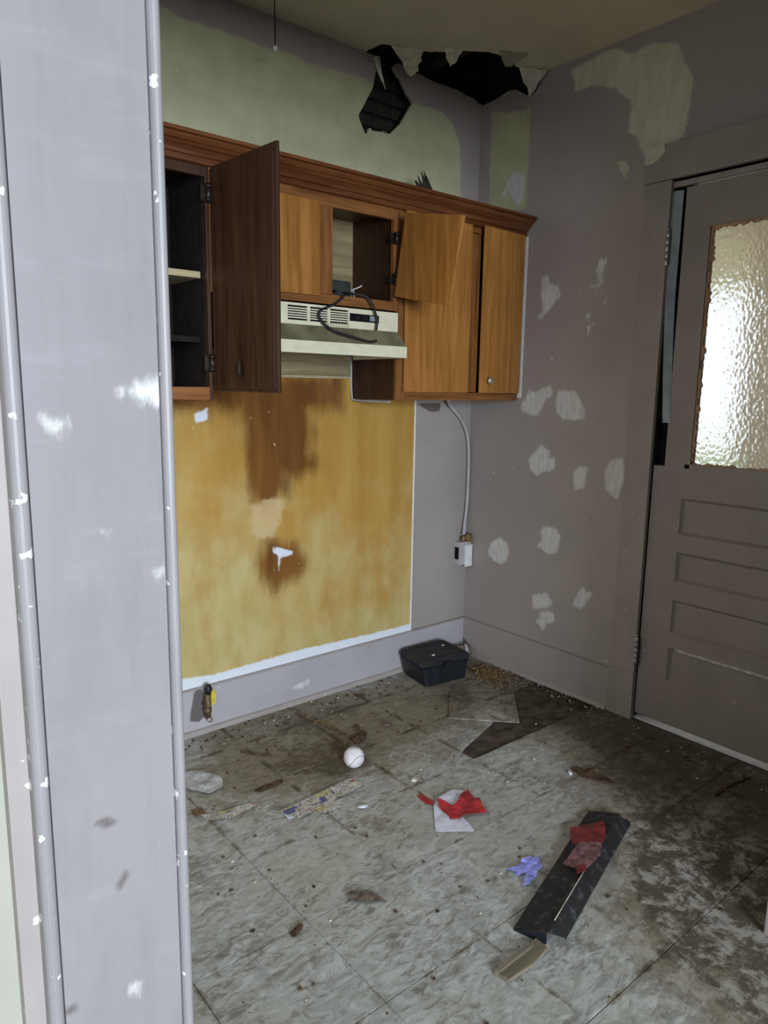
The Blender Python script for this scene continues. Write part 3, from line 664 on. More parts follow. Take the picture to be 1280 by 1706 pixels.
# pane in its splintered rebate
gl = box('pane', 0.022, 0.027, -1.556, -1.108, 1.040, 1.880, M['glass'], dr, 0)
def ragged(name, p0, p1, wdir, w, parent):
    p0 = Vector(p0); p1 = Vector(p1); wd = Vector(wdir); n = 110
    bm = bmesh.new(); A = []; B = []
    for i in range(n + 1):
        t = i / n; q = p0.lerp(p1, t)
        ww = w * (0.55 + 0.75 * mnoise.noise(Vector((t * 26, w * 50, p0.z))) + random.uniform(-0.3, 0.45))
        A.append(q); B.append(q + wd * max(0.002, ww))
    tp = [(bm.verts.new(a), bm.verts.new(b), bm.verts.new(b + Vector((0.008, 0, 0))), bm.verts.new(a + Vector((0.008, 0, 0)))) for a, b in zip(A, B)]
    for i in range(n):
        for k in range(4):
            bm.faces.new([tp[i][k], tp[i + 1][k], tp[i + 1][(k + 1) % 4], tp[i][(k + 1) % 4]])
    bm.faces.new(tp[0]); bm.faces.new(tp[-1][::-1])
    return from_bm(name, bm, M['raw_wood'], parent)
ragged('splintered_bead', (0.010, -1.109, 1.045), (0.010, -1.109, 1.876), (0, -1, 0), 0.015, dr)
ragged('splintered_bead', (0.0105, -1.110, 1.876), (0.0105, -1.558, 1.876), (0, 0, -1), 0.013, dr)
ragged('splintered_bead', (0.0100, -1.110, 1.044), (0.0100, -1.558, 1.044), (0, 0, 1), 0.010, dr)
ragged('splintered_bead', (0.010, -1.559, 1.045), (0.010, -1.559, 1.876), (0, 1, 0), 0.013, dr)
def door_hinge(z0, z1):
    bm = bmesh.new(); n = 5; h = (z1 - z0) / n
    for k in range(n):
        add_lathe(bm, [(0.0075, 0.0), (0.0082, 0.001), (0.0082, h - 0.003), (0.0075, h - 0.002)], Matrix.Translation((-0.0235, -0.9690, z0 + k * h)), 10)
    add_lathe(bm, [(0.004, 0), (0.0055, 0.004), (0.002, 0.009)], Matrix.Translation((-0.0235, -0.9690, z1)), 8)
    add_box(bm, -0.0215, -0.0195, -0.968, -0.958, z0, z1, 0.0005)
    from_bm('hinge', bm, M['metal'], dr)
door_hinge(1.756, 1.876); door_hinge(0.238, 0.349)
# bent metal weather strip hanging loose over the hinge-side gap
bm = bmesh.new(); L = []
for i in range(13):
    t = i / 12; z = 2.012 - t * 0.82
    yl = -0.9665 - 0.004 * t - 0.030 * max(0, t - 0.42) ** 1.2 * 1.5; wd = 0.036 - 0.008 * t
    L.append([(-0.006 - 0.006 * math.sin(t * 3), yl, z), (-0.010 - 0.008 * math.sin(t * 3.2), yl - wd * 0.35, z), (0.000, yl - wd, z)])
for a, b in zip(L[:-1], L[1:]):
    for k in range(2):
        va = [bm.verts.new(q) for q in (a[k], a[k + 1], b[k + 1], b[k])]; bm.faces.new(va)
bmesh.ops.remove_doubles(bm, verts=bm.verts[:], dist=1e-5)
o = from_bm('weather_strip', bm, M['steel_blue'], None, False, (0, -0.98, 1.19))
o.modifiers.new('thickness', 'SOLIDIFY').thickness = 0.0015
tag(o, 'bent blue-grey metal weather strip hanging over the dark gap beside the door', 'weather strip')

# porch outside the door
M['porch'] = plain('porch_beige_paint', (0.88, 0.76, 0.57), 0.7, 0.2, 0.05, 5)
M['lawn'] = plain('pale_lawn', (0.30, 0.36, 0.20), 0.9, 0.1, 0.4, 4)
M['concrete'] = plain('porch_concrete', (0.62, 0.60, 0.56), 0.9, 0.1, 0.12, 10)
M['hedge'] = plain('hedge_leaves', (0.26, 0.34, 0.17), 0.9, 0.1, 0.6, 9, bump=1)
tag(box('porch_floor', 0.16, 3.4, -4.5, 2.5, -0.12, -0.02, M['concrete'], bev=0), kind='structure')
tag(box('porch_ceiling', 0.16, 3.6, -4.5, 2.5, 2.16, 2.24, M['porch'], bev=0), kind='structure')
tag(box('lawn_ground', 2.2, 14, -12, 10, -0.4, -0.14, M['lawn'], bev=0), kind='structure')
tag(box('porch_wall', 1.65, 1.8, -4.5, -0.52, -0.12, 2.16, M['porch'], bev=0.01), kind='structure')

# ------------------------------------------------------------------ floor: subfloor and individual vinyl tiles
floor = box('floor', -5.0, 0.13, -5.95, 0.12, -0.08, -0.0045, M['subfloor'], bev=0)
tag(floor, kind='structure')
XL = [-2.42] + [-0.150 - 0.3018 * k for k in range(7, -1, -1)] + [-0.001]
YL = [-0.001, -0.192, -0.494, -0.795, -1.094, -1.396, -1.698, -2.0, -2.302, -2.604]
def tile_mesh(poly, th=0.004, b=0.0005):
    me = bpy.data.meshes.new('tile'); bm = bmesh.new()
    c = sum((Vector((*p, 0)) for p in poly), Vector()) / len(poly)
    bot = [bm.verts.new((p[0], p[1], -th)) for p in poly]; mid = [bm.verts.new((p[0], p[1], -b)) for p in poly]
    top = [bm.verts.new((Vector((p[0], p[1], 0)) + (c - Vector((p[0], p[1], 0))).normalized() * b * 1.5)) for p in poly]
    n = len(poly)
    for k in range(n):
        j = (k + 1) % n
        bm.faces.new([bot[k], bot[j], mid[j], mid[k]]); bm.faces.new([mid[k], mid[j], top[j], top[k]])
    bm.faces.new(top); bm.faces.new(bot[::-1]); bmesh.ops.recalc_face_normals(bm, faces=bm.faces)
    bm.to_mesh(me); bm.free(); me.materials.append(M['tile']); return me
TM = {}
def put_tile(cx, cy, poly, key):
    if key is None or key not in TM:
        me = tile_mesh(poly)
        if key: TM[key] = me
    else: me = TM[key]
    o = bpy.data.objects.new('tile', me); COL.objects.link(o); o.parent = floor
    o.location = (cx, cy, random.uniform(-0.0004, 0.0004))
    o.rotation_euler = (random.uniform(-.0025, .0025), random.uniform(-.0025, .0025), random.uniform(-.002, .002))
    return o
G = 0.0010
for i in range(len(XL) - 1):
    for j in range(len(YL) - 1):
        x0, x1, y1, y0 = XL[i], XL[i + 1], YL[j], YL[j + 1]
        cx, cy = (x0 + x1) / 2, (y0 + y1) / 2
        if j == 2 and x0 > -0.46 : continue                      # the two tiles torn up beside the right wall
        if j == 2 and abs(x0 + 0.754) < 0.02:
            pl = [(-0.753, -0.495), (-0.4535, -0.495), (-0.455, -0.63), (-0.492, -0.646), (-0.60, -0.68), (-0.717, -0.716), (-0.753, -0.735)]
            put_tile(cx, cy, [(a - cx, b - cy) for a, b in pl][::-1], None); continue
        hx, hy = (x1 - x0) / 2 - G, (y1 - y0) / 2 - G
        put_tile(cx, cy, [(-hx, -hy), (hx, -hy), (hx, hy), (-hx, hy)], (round(hx, 3), round(hy, 3)))

# ------------------------------------------------------------------ wall cabinets
FY = -0.285                # face of the cabinets
ZB, ZT = 1.258, 1.962
def carcass(t, x0, x1, z0, z1, inner, shelves=(), t_=0.014, lmat=None, rmat=None, bmat=None):
    f = FY + 0.018
    box('side_panel', x0, x0 + t_, f, -0.002, z0, z1, lmat or inner, t, 0.001)
    box('side_panel', x1 - t_, x1, f, -0.002, z0, z1, rmat or inner, t, 0.001)
    box('bottom_panel', x0 + t_, x1 - t_, f, -0.002, z0 + 0.012, z0 + 0.026, inner, t, 0.001)
    box('top_panel', x0 + t_, x1 - t_, f, -0.002, z1 - 0.014, z1, inner, t, 0.001)
    box('back_panel', x0 + t_, x1 - t_, -0.022, -0.018, z0 + 0.026, z1 - 0.014, bmat or inner, t, 0)
    for z, m_ in shelves: box('shelf', x0 + t_ + 0.001, x1 - t_ - 0.001, f + 0.03, -0.022, z, z + 0.018, m_, t, 0.001)
def frame(t, stiles, rails, sm=None, tm=None):
    for a, b, z0, z1 in stiles: box('frame_stile', a, b, FY, FY + 0.018, z0, z1, sm or M['wood_frame'], t, 0.0015)
    for a, b, z0, z1 in rails: box('frame_rail', a, b, FY, FY + 0.018, z0, z1, tm if (tm and z0 > 1.8) else M['wood_rail'], t, 0.0015)
def add_slab(bm, w_, h_, th, lip=0.009):
    """cabinet door in local coords: x 0..w, z 0..h, front at y=-th; lipped edge"""
    add_box(bm, 0, w_, -th, -th * 0.45, 0, h_, 0.004)
    add_box(bm, lip, w_ - lip, -th * 0.45 - 0.0005, 0.0, lip, h_ - lip, 0.001)
def cab_door(t, w_, h_, mat4, mat, th=0.019):
    bm = bmesh.new(); tmp = bmesh.new(); add_slab(tmp, w_, h_, th); merge(bm, tmp, 0, mat4)
    return from_bm('door', bm, mat, t)
def overlay_hinge(door, p, q, r=0.006, name='hinge'):
    """knuckle between p and q with two leaves"""
    bm = bmesh.new(); add_tube(bm, [p, q], r, 8)
    for a in (0.15, 0.85):
        c = Vector(p).lerp(Vector(q), a)
        add_tube(bm, [c - (Vector(q) - Vector(p)).normalized() * 0.004, c + (Vector(q) - Vector(p)).normalized() * 0.004], r * 1.35, 8)
    add_box(bm, p[0] - 0.022, p[0] + 0.001, FY - 0.003, FY - 0.0005, min(p[2], q[2]) + 0.004, max(p[2], q[2]) - 0.004, 0.0008)
    return from_bm(name, bm, M['hinge'], door)

# left unit: dark open cupboard, door swung out towards the room
X0, X1 = -1.838, -1.4785
c1 = thing('wall_cabinet', 'tall dark open wall cabinet at the left end with its door swung wide open', 'cabinet', ((X0 + X1) / 2, -0.14, ZB), 'wall cabinets under one crown moulding')
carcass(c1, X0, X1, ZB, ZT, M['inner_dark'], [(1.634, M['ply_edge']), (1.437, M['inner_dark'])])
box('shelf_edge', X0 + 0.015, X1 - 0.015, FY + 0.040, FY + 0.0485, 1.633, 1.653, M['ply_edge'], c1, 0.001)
frame(c1, [(X0, X0 + 0.04, ZB, ZT), (X1 - 0.012, X1, ZB, ZT)], [(X0 + 0.04, X1 - 0.012, ZB, 1.298), (X0 + 0.04, X1 - 0.012, 1.925, ZT)], M['wood_dark'], M['wood_dark'])  # top rail darkened in colour for the shadow under the crown
ang = math.radians(94)
H = Vector((-1.4800, FY - 0.002, 1.284))
# closed door would run from the hinge towards -x; swung open it runs towards -y
mt = Matrix.Translation(H) @ Matrix.Rotation(math.pi + ang, 4, 'Z') @ Matrix.Rotation(math.pi, 4, 'Z') @ Matrix.Scale(-1, 4, (1, 0, 0))
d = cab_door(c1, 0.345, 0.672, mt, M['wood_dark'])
d['label'] = 'open door showing its dark brown inner face'
overlay_hinge(d, (-1.484, FY - 0.010, 1.345), (-1.484, FY - 0.010, 1.40), 0.008)
overlay_hinge(d, (-1.484, FY - 0.010, 1.850), (-1.484, FY - 0.010, 1.905), 0.008)
bm = bmesh.new(); add_box(bm, -1.4880, -1.4790, -0.470, -0.460, 1.335, 1.375, 0.002)
from_bm('catch', bm, M['hinge'], d)

# middle unit above the hood
X0, X1 = -1.4775, -0.7165
ZM = 1.590
c2 = thing('wall_cabinet', 'short wall cabinet above the range hood with one sagging open door', 'cabinet', ((X0 + X1) / 2, -0.14, ZM), 'wall cabinets under one crown moulding')
carcass(c2, X0, X1, ZM, ZT, M['wood_inner'], rmat=M['wood_dark'], bmat=M['board'])
frame(c2, [(X0, X0 + 0.04, ZM, ZT), (-1.076, -1.016, ZM + 0.03, 1.917), (-0.738, X1, ZM, ZT)], [(X0 + 0.04, -0.738, ZM, ZM + 0.034), (X0 + 0.04, -0.738, 1.915, ZT)])
mt = Matrix.Translation((-1.452, FY - 0.0005, 1.613))
d = cab_door(c2, 0.378, 0.310, mt, M['wood_door'], 0.010)
d['label'] = 'closed left door with pale golden grain'
# sagging right door, swung out square to the face
sag = math.radians(-11)
mt = Matrix.Translation((-0.7285, -0.3015, 1.640)) @ Matrix.Rotation(math.radians(-90), 4, 'Z') @ Matrix.Rotation(-sag, 4, 'Y')
d = cab_door(c2, 0.300, 0.293, mt, M['wood_door'])
d['label'] = 'open door sagging on its hinges over the right cabinet'
for za in (1.828, 1.684):
    overlay_hinge(d, (-0.735, FY - 0.012, za), (-0.735, FY - 0.012, za + 0.042), 0.009)

# right unit
X0, X1 = -0.7155, -0.006
c3 = thing('wall_cabinet', 'tall wall cabinet in the corner with two honey-brown doors and a brass knob', 'cabinet', ((X0 + X1) / 2, -0.14, ZB), 'wall cabinets under one crown moulding')
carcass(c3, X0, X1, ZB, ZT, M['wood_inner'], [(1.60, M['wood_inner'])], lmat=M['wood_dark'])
frame(c3, [(X0, X0 + 0.045, ZB, ZT), (-0.365, -0.270, ZB + 0.03, ZT - 0.03), (X1 - 0.035, X1, ZB, ZT)], [(X0 + 0.045, X1 - 0.035, ZB, ZB + 0.036), (X0 + 0.045, X1 - 0.035, ZT - 0.036, ZT)])
d = cab_door(c3, 0.352, 0.668, Matrix.Translation((-0.688, FY - 0.0005, 1.290)), M['wood_door'], 0.014)
d['label'] = 'closed left door'
mt = Matrix.Translation((-0.012, FY - 0.0005, 1.290)) @ Matrix.Rotation(math.radians(4.0), 4, 'Z') @ Matrix.Translation((-0.275, 0, 0))
d = cab_door(c3, 0.275, 0.668, mt, M['wood_door'], 0.016)
d['label'] = 'right door standing slightly ajar'
bm = bmesh.new()
add_lathe(bm, [(0.008, 0), (0.007, 0.008), (0.015, 0.014), (0.0165, 0.019), (0.013, 0.024), (0.004, 0.026)], mt @ Matrix.Translation((0.048, -0.016, 0.052)) @ Matrix.Rotation(math.radians(90), 4, 'X'), 18)
from_bm('knob', bm, M['knob'], d)
box('caulk_strip', -0.0045, -0.0005, FY - 0.022, FY - 0.001, ZB + 0.012, 1.955, M['white'], c3, 0.001)

# crown moulding along all three units
prof = [(-0.262, 1.953), (-0.297, 1.953), (-0.302, 1.956), (-0.303, 1.963), (-0.297, 1.966), (-0.297, 1.971), (-0.305, 1.974), (-0.308, 1.982), (-0.314, 1.989), (-0.323, 1.993), (-0.326, 1.995), (-0.324, 1.999), (-0.333, 2.002), (-0.342, 2.009), (-0.346, 2.014), (-0.341, 2.016), (-0.352, 2.018), (-0.352, 2.028), (-0.262, 2.028)]
o = extrude_profile('crown_moulding', prof, 'x', -1.845, -0.002, M['crown'], None, (-0.9, -0.30, 1.953))
tag(o, 'dark red-brown stepped crown moulding running along the top of the wall cabinets', 'moulding')

# ------------------------------------------------------------------ range hood
hd = thing('range_hood', 'cream range hood with slotted vents under the short wall cabinet', 'range hood', (-1.097, -0.17, 1.41))
HX0, HX1 = -1.440, -0.7175
YP = -0.292
bm = bmesh.new()
V0, V1, W0, W1 = -1.204, -0.950, 1.5265, 1.5745
add_box(bm, HX0, V0, YP, YP + 0.012, 1.512, 1.583, 0.001); add_box(bm, V1, HX1, YP, YP + 0.012, 1.512, 1.583, 0.001)
add_box(bm, V0, V1, YP, YP + 0.012, W1, 1.583, 0.0008); add_box(bm, V0, V1, YP, YP + 0.012, 1.512, W0, 0.0008)
add_box(bm, HX0, HX0 + 0.01, YP + 0.012, -0.004, 1.43, 1.583, 0.001); add_box(bm, HX1 - 0.01, HX1, YP + 0.012, -0.02, 1.43, 1.583, 0.001)
from_bm('body', bm, M['hood'], hd)
box('vent_recess', V0, V1, YP + 0.008, YP + 0.0115, W0, W1, M['slot'], hd, 0)
bm = bmesh.new()
for k in range(1, 6):
    z = W0 + (W1 - W0) * k / 6
    add_box(bm, V0, V1, YP + 0.0005, YP + 0.008, z - 0.0021, z + 0.0021, 0.0005)
for k in (1, 2):
    x = V0 + (V1 - V0) * k / 3
    add_box(bm, x - 0.005, x + 0.005, YP + 0.0003, YP + 0.008, W0, W1, 0.0005)
from_bm('vent_grille', bm, M['hood'], hd)
cp = box('control_plate', -0.945, -0.812, YP - 0.003, YP + 0.001, 1.539, 1.566, M['slot'], hd, 0.001)
bm = bmesh.new()
for x in (-0.925, -0.890): add_box(bm, x, x + 0.020, YP - 0.008, YP - 0.003, 1.546, 1.558, 0.001)
from_bm('switch', bm, M['black'], cp)
box('emblem', -0.856, -0.828, YP - 0.0045, YP - 0.003, 1.544, 1.562, M['steel_blue'], cp, 0.0005)
bm = bmesh.new()
for i in range(10):
    for j in range(2): add_box(bm, -1.07 + i * 0.0125, -1.062 + i * 0.0125, YP - 0.001, YP, 1.5155 + j * 0.006, 1.519 + j * 0.006, 0.0003)
from_bm('embossed_label', bm, M['ply_edge'], hd)
bm = bmesh.new()
add_prism(bm, [(HX0, YP, 1.513), (HX0, -0.341, 1.456), (HX0, -0.341, 1.450), (HX0, YP + 0.01, 1.507)], (HX1 - HX0, 0, 0))
from_bm('slope', bm, M['grease'], hd)
bm = bmesh.new()
add_box(bm, HX0, HX1, -0.3475, -0.339, 1.4155, 1.4570, 0.0025); add_box(bm, HX0, HX0 + 0.006, -0.339, -0.004, 1.4155, 1.450, 0.001); add_box(bm, HX1 - 0.006, HX1, -0.339, -0.018, 1.4155, 1.450, 0.001)
from_bm('lip', bm, M['hood'], hd)
box('filter', HX0 + 0.01, HX1 - 0.01, -0.335, -0.02, 1.434, 1.440, M['grease'], hd, 0.001)

# cords hanging out of the middle cabinet over the hood front
tag(tube('power_cord', spline([(-0.955, -0.20, 1.645), (-0.995, -0.268, 1.640), (-1.008, -0.296, 1.634), (-0.988, -0.312, 1.618), (-1.031, -0.312, 1.586), (-1.079, -0.310, 1.566), (-1.089, -0.310, 1.543), (-1.066, -0.313, 1.517), (-1.040, -0.335, 1.495), (-0.976, -0.345, 1.480), (-0.90, -0.352, 1.466), (-0.868, -0.351, 1.472)], 6), 0.0042, M['cord'], None, 8, (-1.0, -0.3, 1.47)),
    'black cord looping left out of the cabinet across the hood vents', 'cord', 'cords over the range hood')
tag(tube('power_cord', spline([(-0.915, -0.20, 1.646), (-0.930, -0.270, 1.636), (-0.905, -0.300, 1.632), (-0.878, -0.312, 1.622), (-0.856, -0.315, 1.596), (-0.844, -0.313, 1.572), (-0.834, -0.311, 1.548), (-0.838, -0.313, 1.512)], 6), 0.0042, M['cord'], None, 8, (-0.86, -0.3, 1.51)),
    'black cord hanging straight down over the hood switch plate', 'cord', 'cords over the range hood')
tb_ = thing('wiring_box', 'small dark green wiring box inside the open cabinet above the hood', 'wiring box', (-0.918, -0.18, 1.616))
box('body', -0.968, -0.874, -0.205, -0.14, 1.6165, 1.690, M['green_box'], tb_, 0.003)
box('cover', -0.962, -0.880, -0.208, -0.205, 1.624, 1.684, M['green_box'], tb_, 0.001)
tube('wire', spline([(-0.874, -0.18, 1.66), (-0.86, -0.20, 1.664), (-0.845, -0.215, 1.672), (-0.835, -0.22, 1.678)], 5), 0.0022, M['white'], tb_, 6)
tube('wire', spline([(-0.862, -0.20, 1.664), (-0.866, -0.21, 1.650), (-0.868, -0.215, 1.632)], 5), 0.0022, M['white'], tb_, 6)

# cable strip down the left side of the right cabinet
tag(tube('loose_cable', spline([(-0.7205, -0.004, 1.41), (-0.7215, -0.006, 1.33), (-0.722, -0.012, 1.272), (-0.718, -0.022, 1.254), (-0.705, -0.12, 1.2515), (-0.69, -0.22, 1.2505)], 6), 0.004, M['conduit'], None, 8, (-0.72, -0.01, 1.26)),
    'thin grey cable running down beside the right cabinet and under it', 'cable')

# ------------------------------------------------------------------ conduit and outlet box in the corner
tag(tube('flexible_conduit', spline([(-0.21, -0.06, 1.256), (-0.165, -0.022, 1.232), (-0.115, -0.014, 1.198), (-0.065, -0.013, 1.150), (-0.030, -0.013, 1.085), (-0.017, -0.013, 1.0), (-0.014, -0.013, 0.88), (-0.018, -0.014, 0.75), (-0.032, -0.018, 0.67), (-0.046, -0.026, 0.606)], 8), 0.0078, M['conduit'], None, 10, (-0.04, -0.02, 0.61)),
    'pale grey cable conduit curving down the wall from the cabinet to the outlet box', 'conduit')
ob = thing('outlet_box', 'small surface-mounted outlet box low in the corner below the conduit', 'outlet box', (-0.05, -0.02, 0.455))
box('body', -0.088, -0.012, -0.046, -0.0005, 0.462, 0.575, M['conduit'], ob, 0.003)
box('cover_plate', -0.055, -0.008, -0.053, -0.046, 0.452, 0.560, M['white'], ob, 0.002)
box('side_knockout', -0.0895, -0.088, -0.038, -0.012, 0.49, 0.55, M['slot'], ob, 0.0005)
bm = bmesh.new(); add_lathe(bm, [(0.011, 0), (0.012, 0.004), (0.012, 0.022), (0.010, 0.026)], Matrix.Translation((-0.046, -0.026, 0.575)), 12)
from_bm('clamp', bm, M['rust'], ob)
def lump(bm, c, r, seed, sq=(1, 1, 1), amp=0.35, sub=3, freq=2.0):
    tmp = bmesh.new(); bmesh.ops.create_icosphere(tmp, subdivisions=sub, radius=1.0)
    for v in tmp.verts:
        n = mnoise.fractal(v.co * freq + Vector((seed, seed * 2, 0)), 1.0, 2.0, 4)
        v.co = Vector(c) + Vector((v.co.x * sq[0], v.co.y * sq[1], v.co.z * sq[2])) * r * (1 + amp * n)
    for f in tmp.faces: f.smooth = False
    merge(bm, tmp)
bm = bmesh.new()
for k in range(7): lump(bm, (-0.022 + random.uniform(-.014, .014), -0.034 + random.uniform(-.008, .010), 0.588 + random.uniform(-.022, .016)), random.uniform(.010, .017), k * 3.1, sub=2)
tag(from_bm('mud_nest', bm, M['mud'], None, False, (-0.022, -0.034, 0.57)), 'crusty brown mud nest stuck on the corner outlet box', 'nest')

# gas valve stub at the left end of the baseboard
gv = thing('gas_valve', 'old gas pipe valve with yellow tag sticking out of the baseboard', 'valve', (-1.41, -0.03, 0.07))
bm = bmesh.new(); add_tube(bm, [(-1.418, -0.016, 0.118), (-1.418, -0.062, 0.118)], 0.010, 10); add_tube(bm, [(-1.418, -0.052, 0.070), (-1.417, -0.052, 0.165)], [0.012, 0.013], 10)
add_lathe(bm, [(0.016, 0), (0.016, 0.012), (0.011, 0.014)], Matrix.Translation((-1.418, -0.052, 0.095)), 6)
from_bm('pipe_stub', bm, M['rust'], gv)
bm = bmesh.new(); add_lathe(bm, [(0.010, 0), (0.015, 0.006), (0.014, 0.026), (0.009, 0.034), (0.003, 0.037)], Matrix.Translation((-1.415, -0.052, 0.165)), 12)
from_bm('valve_cap', bm, M['black'], gv)
bm = bmesh.new(); add_lathe(bm, [(0.008, 0), (0.010, 0.003), (0.010, 0.012), (0.007, 0.014)], Matrix.Translation((-1.418, -0.060, 0.066)) @ Matrix.Rotation(math.radians(80), 4, 'X'), 12)
from_bm('end_plug', bm, M['metal'], gv)
bm = bmesh.new(); pts = [(-1.408, -0.066, 0.120), (-1.397, -0.070, 0.130), (-1.393, -0.068, 0.168), (-1.400, -0.066, 0.184), (-1.409, -0.065, 0.176), (-1.411, -0.066, 0.140)]
add_prism(bm, pts, (0.0015, -0.0015, 0)); from_bm('tag', bm, M['yellow'], gv)
tube('lever', [(-1.410, -0.058, 0.150), (-1.398, -0.066, 0.158)], 0.004, M['yellow'], gv)

# splintered lath lying on top of the cabinets
sp = thing('splintered_lath', 'dark splintered piece of lath sticking up from the cabinet top', 'wood fragment', (-0.46, -0.15, 2.026))
for k in range(11):
    a = Vector((-0.452 + random.uniform(-.022, .022), -0.17 + random.uniform(-.012, .012), 2.0265))
    b = a + Vector((-0.060 + random.uniform(-.012, .018), random.uniform(-.01, .02), 0.085 + random.uniform(0, .05)))
    bm = bmesh.new(); add_tube(bm, [a, a.lerp(b, 0.6), b], [0.010, 0.008, 0.0012], 5); from_bm('splinter', bm, M['lath'], sp)

# pull string from the ceiling
ps = thing('pull_string', 'thin dark string hanging from the ceiling above the left cabinet', 'string', (-1.187, -0.20, 2.385))
tube('cord', [(-1.189, -0.20, CEIL - 0.001), (-1.188, -0.20, 2.50), (-1.187, -0.20, 2.40)], 0.0018, M['slot'], ps, 6)
bm = bmesh.new(); lump(bm, (-1.187, -0.20, 2.392), 0.007, 4, (1, 1, 1.2)); from_bm('frayed_end', bm, M['gypsum'], ps)

# ------------------------------------------------------------------ things on the floor
# black case in the corner
bc = thing('plastic_case', 'black plastic case with dusty lid on the floor in the corner', 'case', (-0.345, -0.15, 0))
TOP = [(-0.459, -0.040), (-0.198, -0.062), (-0.224, -0.269), (-0.494, -0.222)]
BOT = [(-0.440, -0.052), (-0.215, -0.072), (-0.240, -0.262), (-0.470, -0.236)]
def ring(bm, pl, z, ins=0.0, r=0.018, n=4):
    c = Vector((sum(p[0] for p in pl) / 4, sum(p[1] for p in pl) / 4, 0)); out = []
    P = [Vector((p[0], p[1], 0)) for p in pl]
    P = [p + (c - p).normalized() * ins * 1.4 for p in P]
    for i in range(4):
        p = P[i]; a = (P[i - 1] - p).normalized(); b = (P[(i + 1) % 4] - p).normalized()
        for k in range(n + 1):
            t = k / n; q = (p + a * r) * (1 - t) ** 2 + p * 2 * t * (1 - t) + (p + b * r) * t ** 2
            out.append(bm.verts.new((q.x, q.y, z)))
    return out
def loft(bm, rings, cap0=True, cap1=True):
    for A, B in zip(rings[:-1], rings[1:]):
        n = len(A)
        for k in range(n): f = bm.faces.new([A[k], A[(k + 1) % n], B[(k + 1) % n], B[k]])
    if cap0: bm.faces.new(rings[0][::-1])
    if cap1: bm.faces.new(rings[-1])
bm = bmesh.new()
lerp4 = lambda A, B, t: [(a[0] + (b[0] - a[0]) * t, a[1] + (b[1] - a[1]) * t) for a, b in zip(A, B)]
loft(bm, [ring(bm, BOT, 0.0006, 0.004), ring(bm, BOT, 0.004), ring(bm, lerp4(BOT, TOP, 0.35), 0.045, 0.002), ring(bm, lerp4(BOT, TOP, 0.7), 0.085), ring(bm, lerp4(BOT, TOP, 0.75), 0.088, 0.006), ring(bm, lerp4(BOT, TOP, 0.8), 0.092, 0.006)])
from_bm('body', bm, M['black'], bc)
M['dusty_black'] = (lambda t: (t.color(t.mix(t.rng(t.noise(14, 5, 0.6), 0.45, 0.7), (0.014, 0.014, 0.018), (0.030, 0.027, 0.018))), t.m)[1])(NT('dusty_black_plastic', 0.55, 0.3))
bm = bmesh.new()
loft(bm, [ring(bm, lerp4(BOT, TOP, 0.85), 0.0922), ring(bm, TOP, 0.096), ring(bm, TOP, 0.112, 0.001), ring(bm, TOP, 0.122, 0.010), ring(bm, TOP, 0.124, 0.022), ring(bm, TOP, 0.119, 0.030)])
from_bm('lid', bm, M['dusty_black'], bc)
box('latch', -0.375, -0.335, -0.2625, -0.2425, 0.072, 0.104, M['black'], bc, 0.003)
for p_, r_ in (((-0.385, -0.19, 0.1205), 0.007), ((-0.262, -0.125, 0.1205), 0.006)):
    bm = bmesh.new(); lump(bm, p_, r_, r_ * 900, (1.3, 0.8, 0.35)); tag(from_bm('plaster_crumb', bm, M['gypsum'], None, False, p_), 'white plaster crumb lying on the black case lid' + (' near its front edge' if r_ > .0065 else ' near its back corner'), 'debris', 'plaster crumbs on the black case')
# pipe stub by the corner behind the case
pc = thing('pipe_stub', 'short grey pipe stub at the floor corner behind the black case', 'pipe', (-0.09, -0.10, 0))
tube('pipe', [(-0.12, -0.075, 0.045), (-0.085, -0.10, 0.045), (-0.062, -0.115, 0.045)], 0.028, M['grey_bit'], pc, 14)
tube('collar', [(-0.088, -0.098, 0.045), (-0.078, -0.105, 0.045)], 0.034, M['conduit'], pc, 14)
tube('foot', [(-0.10, -0.09, 0.0005), (-0.10, -0.09, 0.03)], 0.012, M['grey_bit'], pc, 8)

# ball
bl = thing('ball', 'scuffed white ball with stitched seam on the floor tiles', 'ball', (-1.125, -0.575, 0))
R_ = 0.036; bcn = Vector((-1.125, -0.575, R_ + 0.0002))
tmp = bmesh.new(); bmesh.ops.create_uvsphere(tmp, u_segments=32, v_segments=20, radius=R_)
for f in tmp.faces: f.smooth = True
bm = bmesh.new(); merge(bm, tmp, 0, Matrix.Translation(bcn)); from_bm('cover', bm, M['leather'], bl)
rot = Matrix.Rotation(math.radians(50), 4, 'X') @ Matrix.Rotation(math.radians(35), 4, 'Z') @ Matrix.Rotation(math.radians(20), 4, 'Y')
pts = []
for k in range(97):
    t = 2 * math.pi * k / 96; a = 0.4
    v_ = Vector((math.cos(t) + a * math.cos(3 * t), math.sin(t) - a * math.sin(3 * t), 2 * math.sqrt(a) * math.sin(2 * t))).normalized()
    pts.append(bcn + (rot @ v_) * R_ * 1.002)
bm = bmesh.new(); add_tube(bm, pts, 0.0012, 5, False); from_bm('seam', bm, M['seam'], bl)

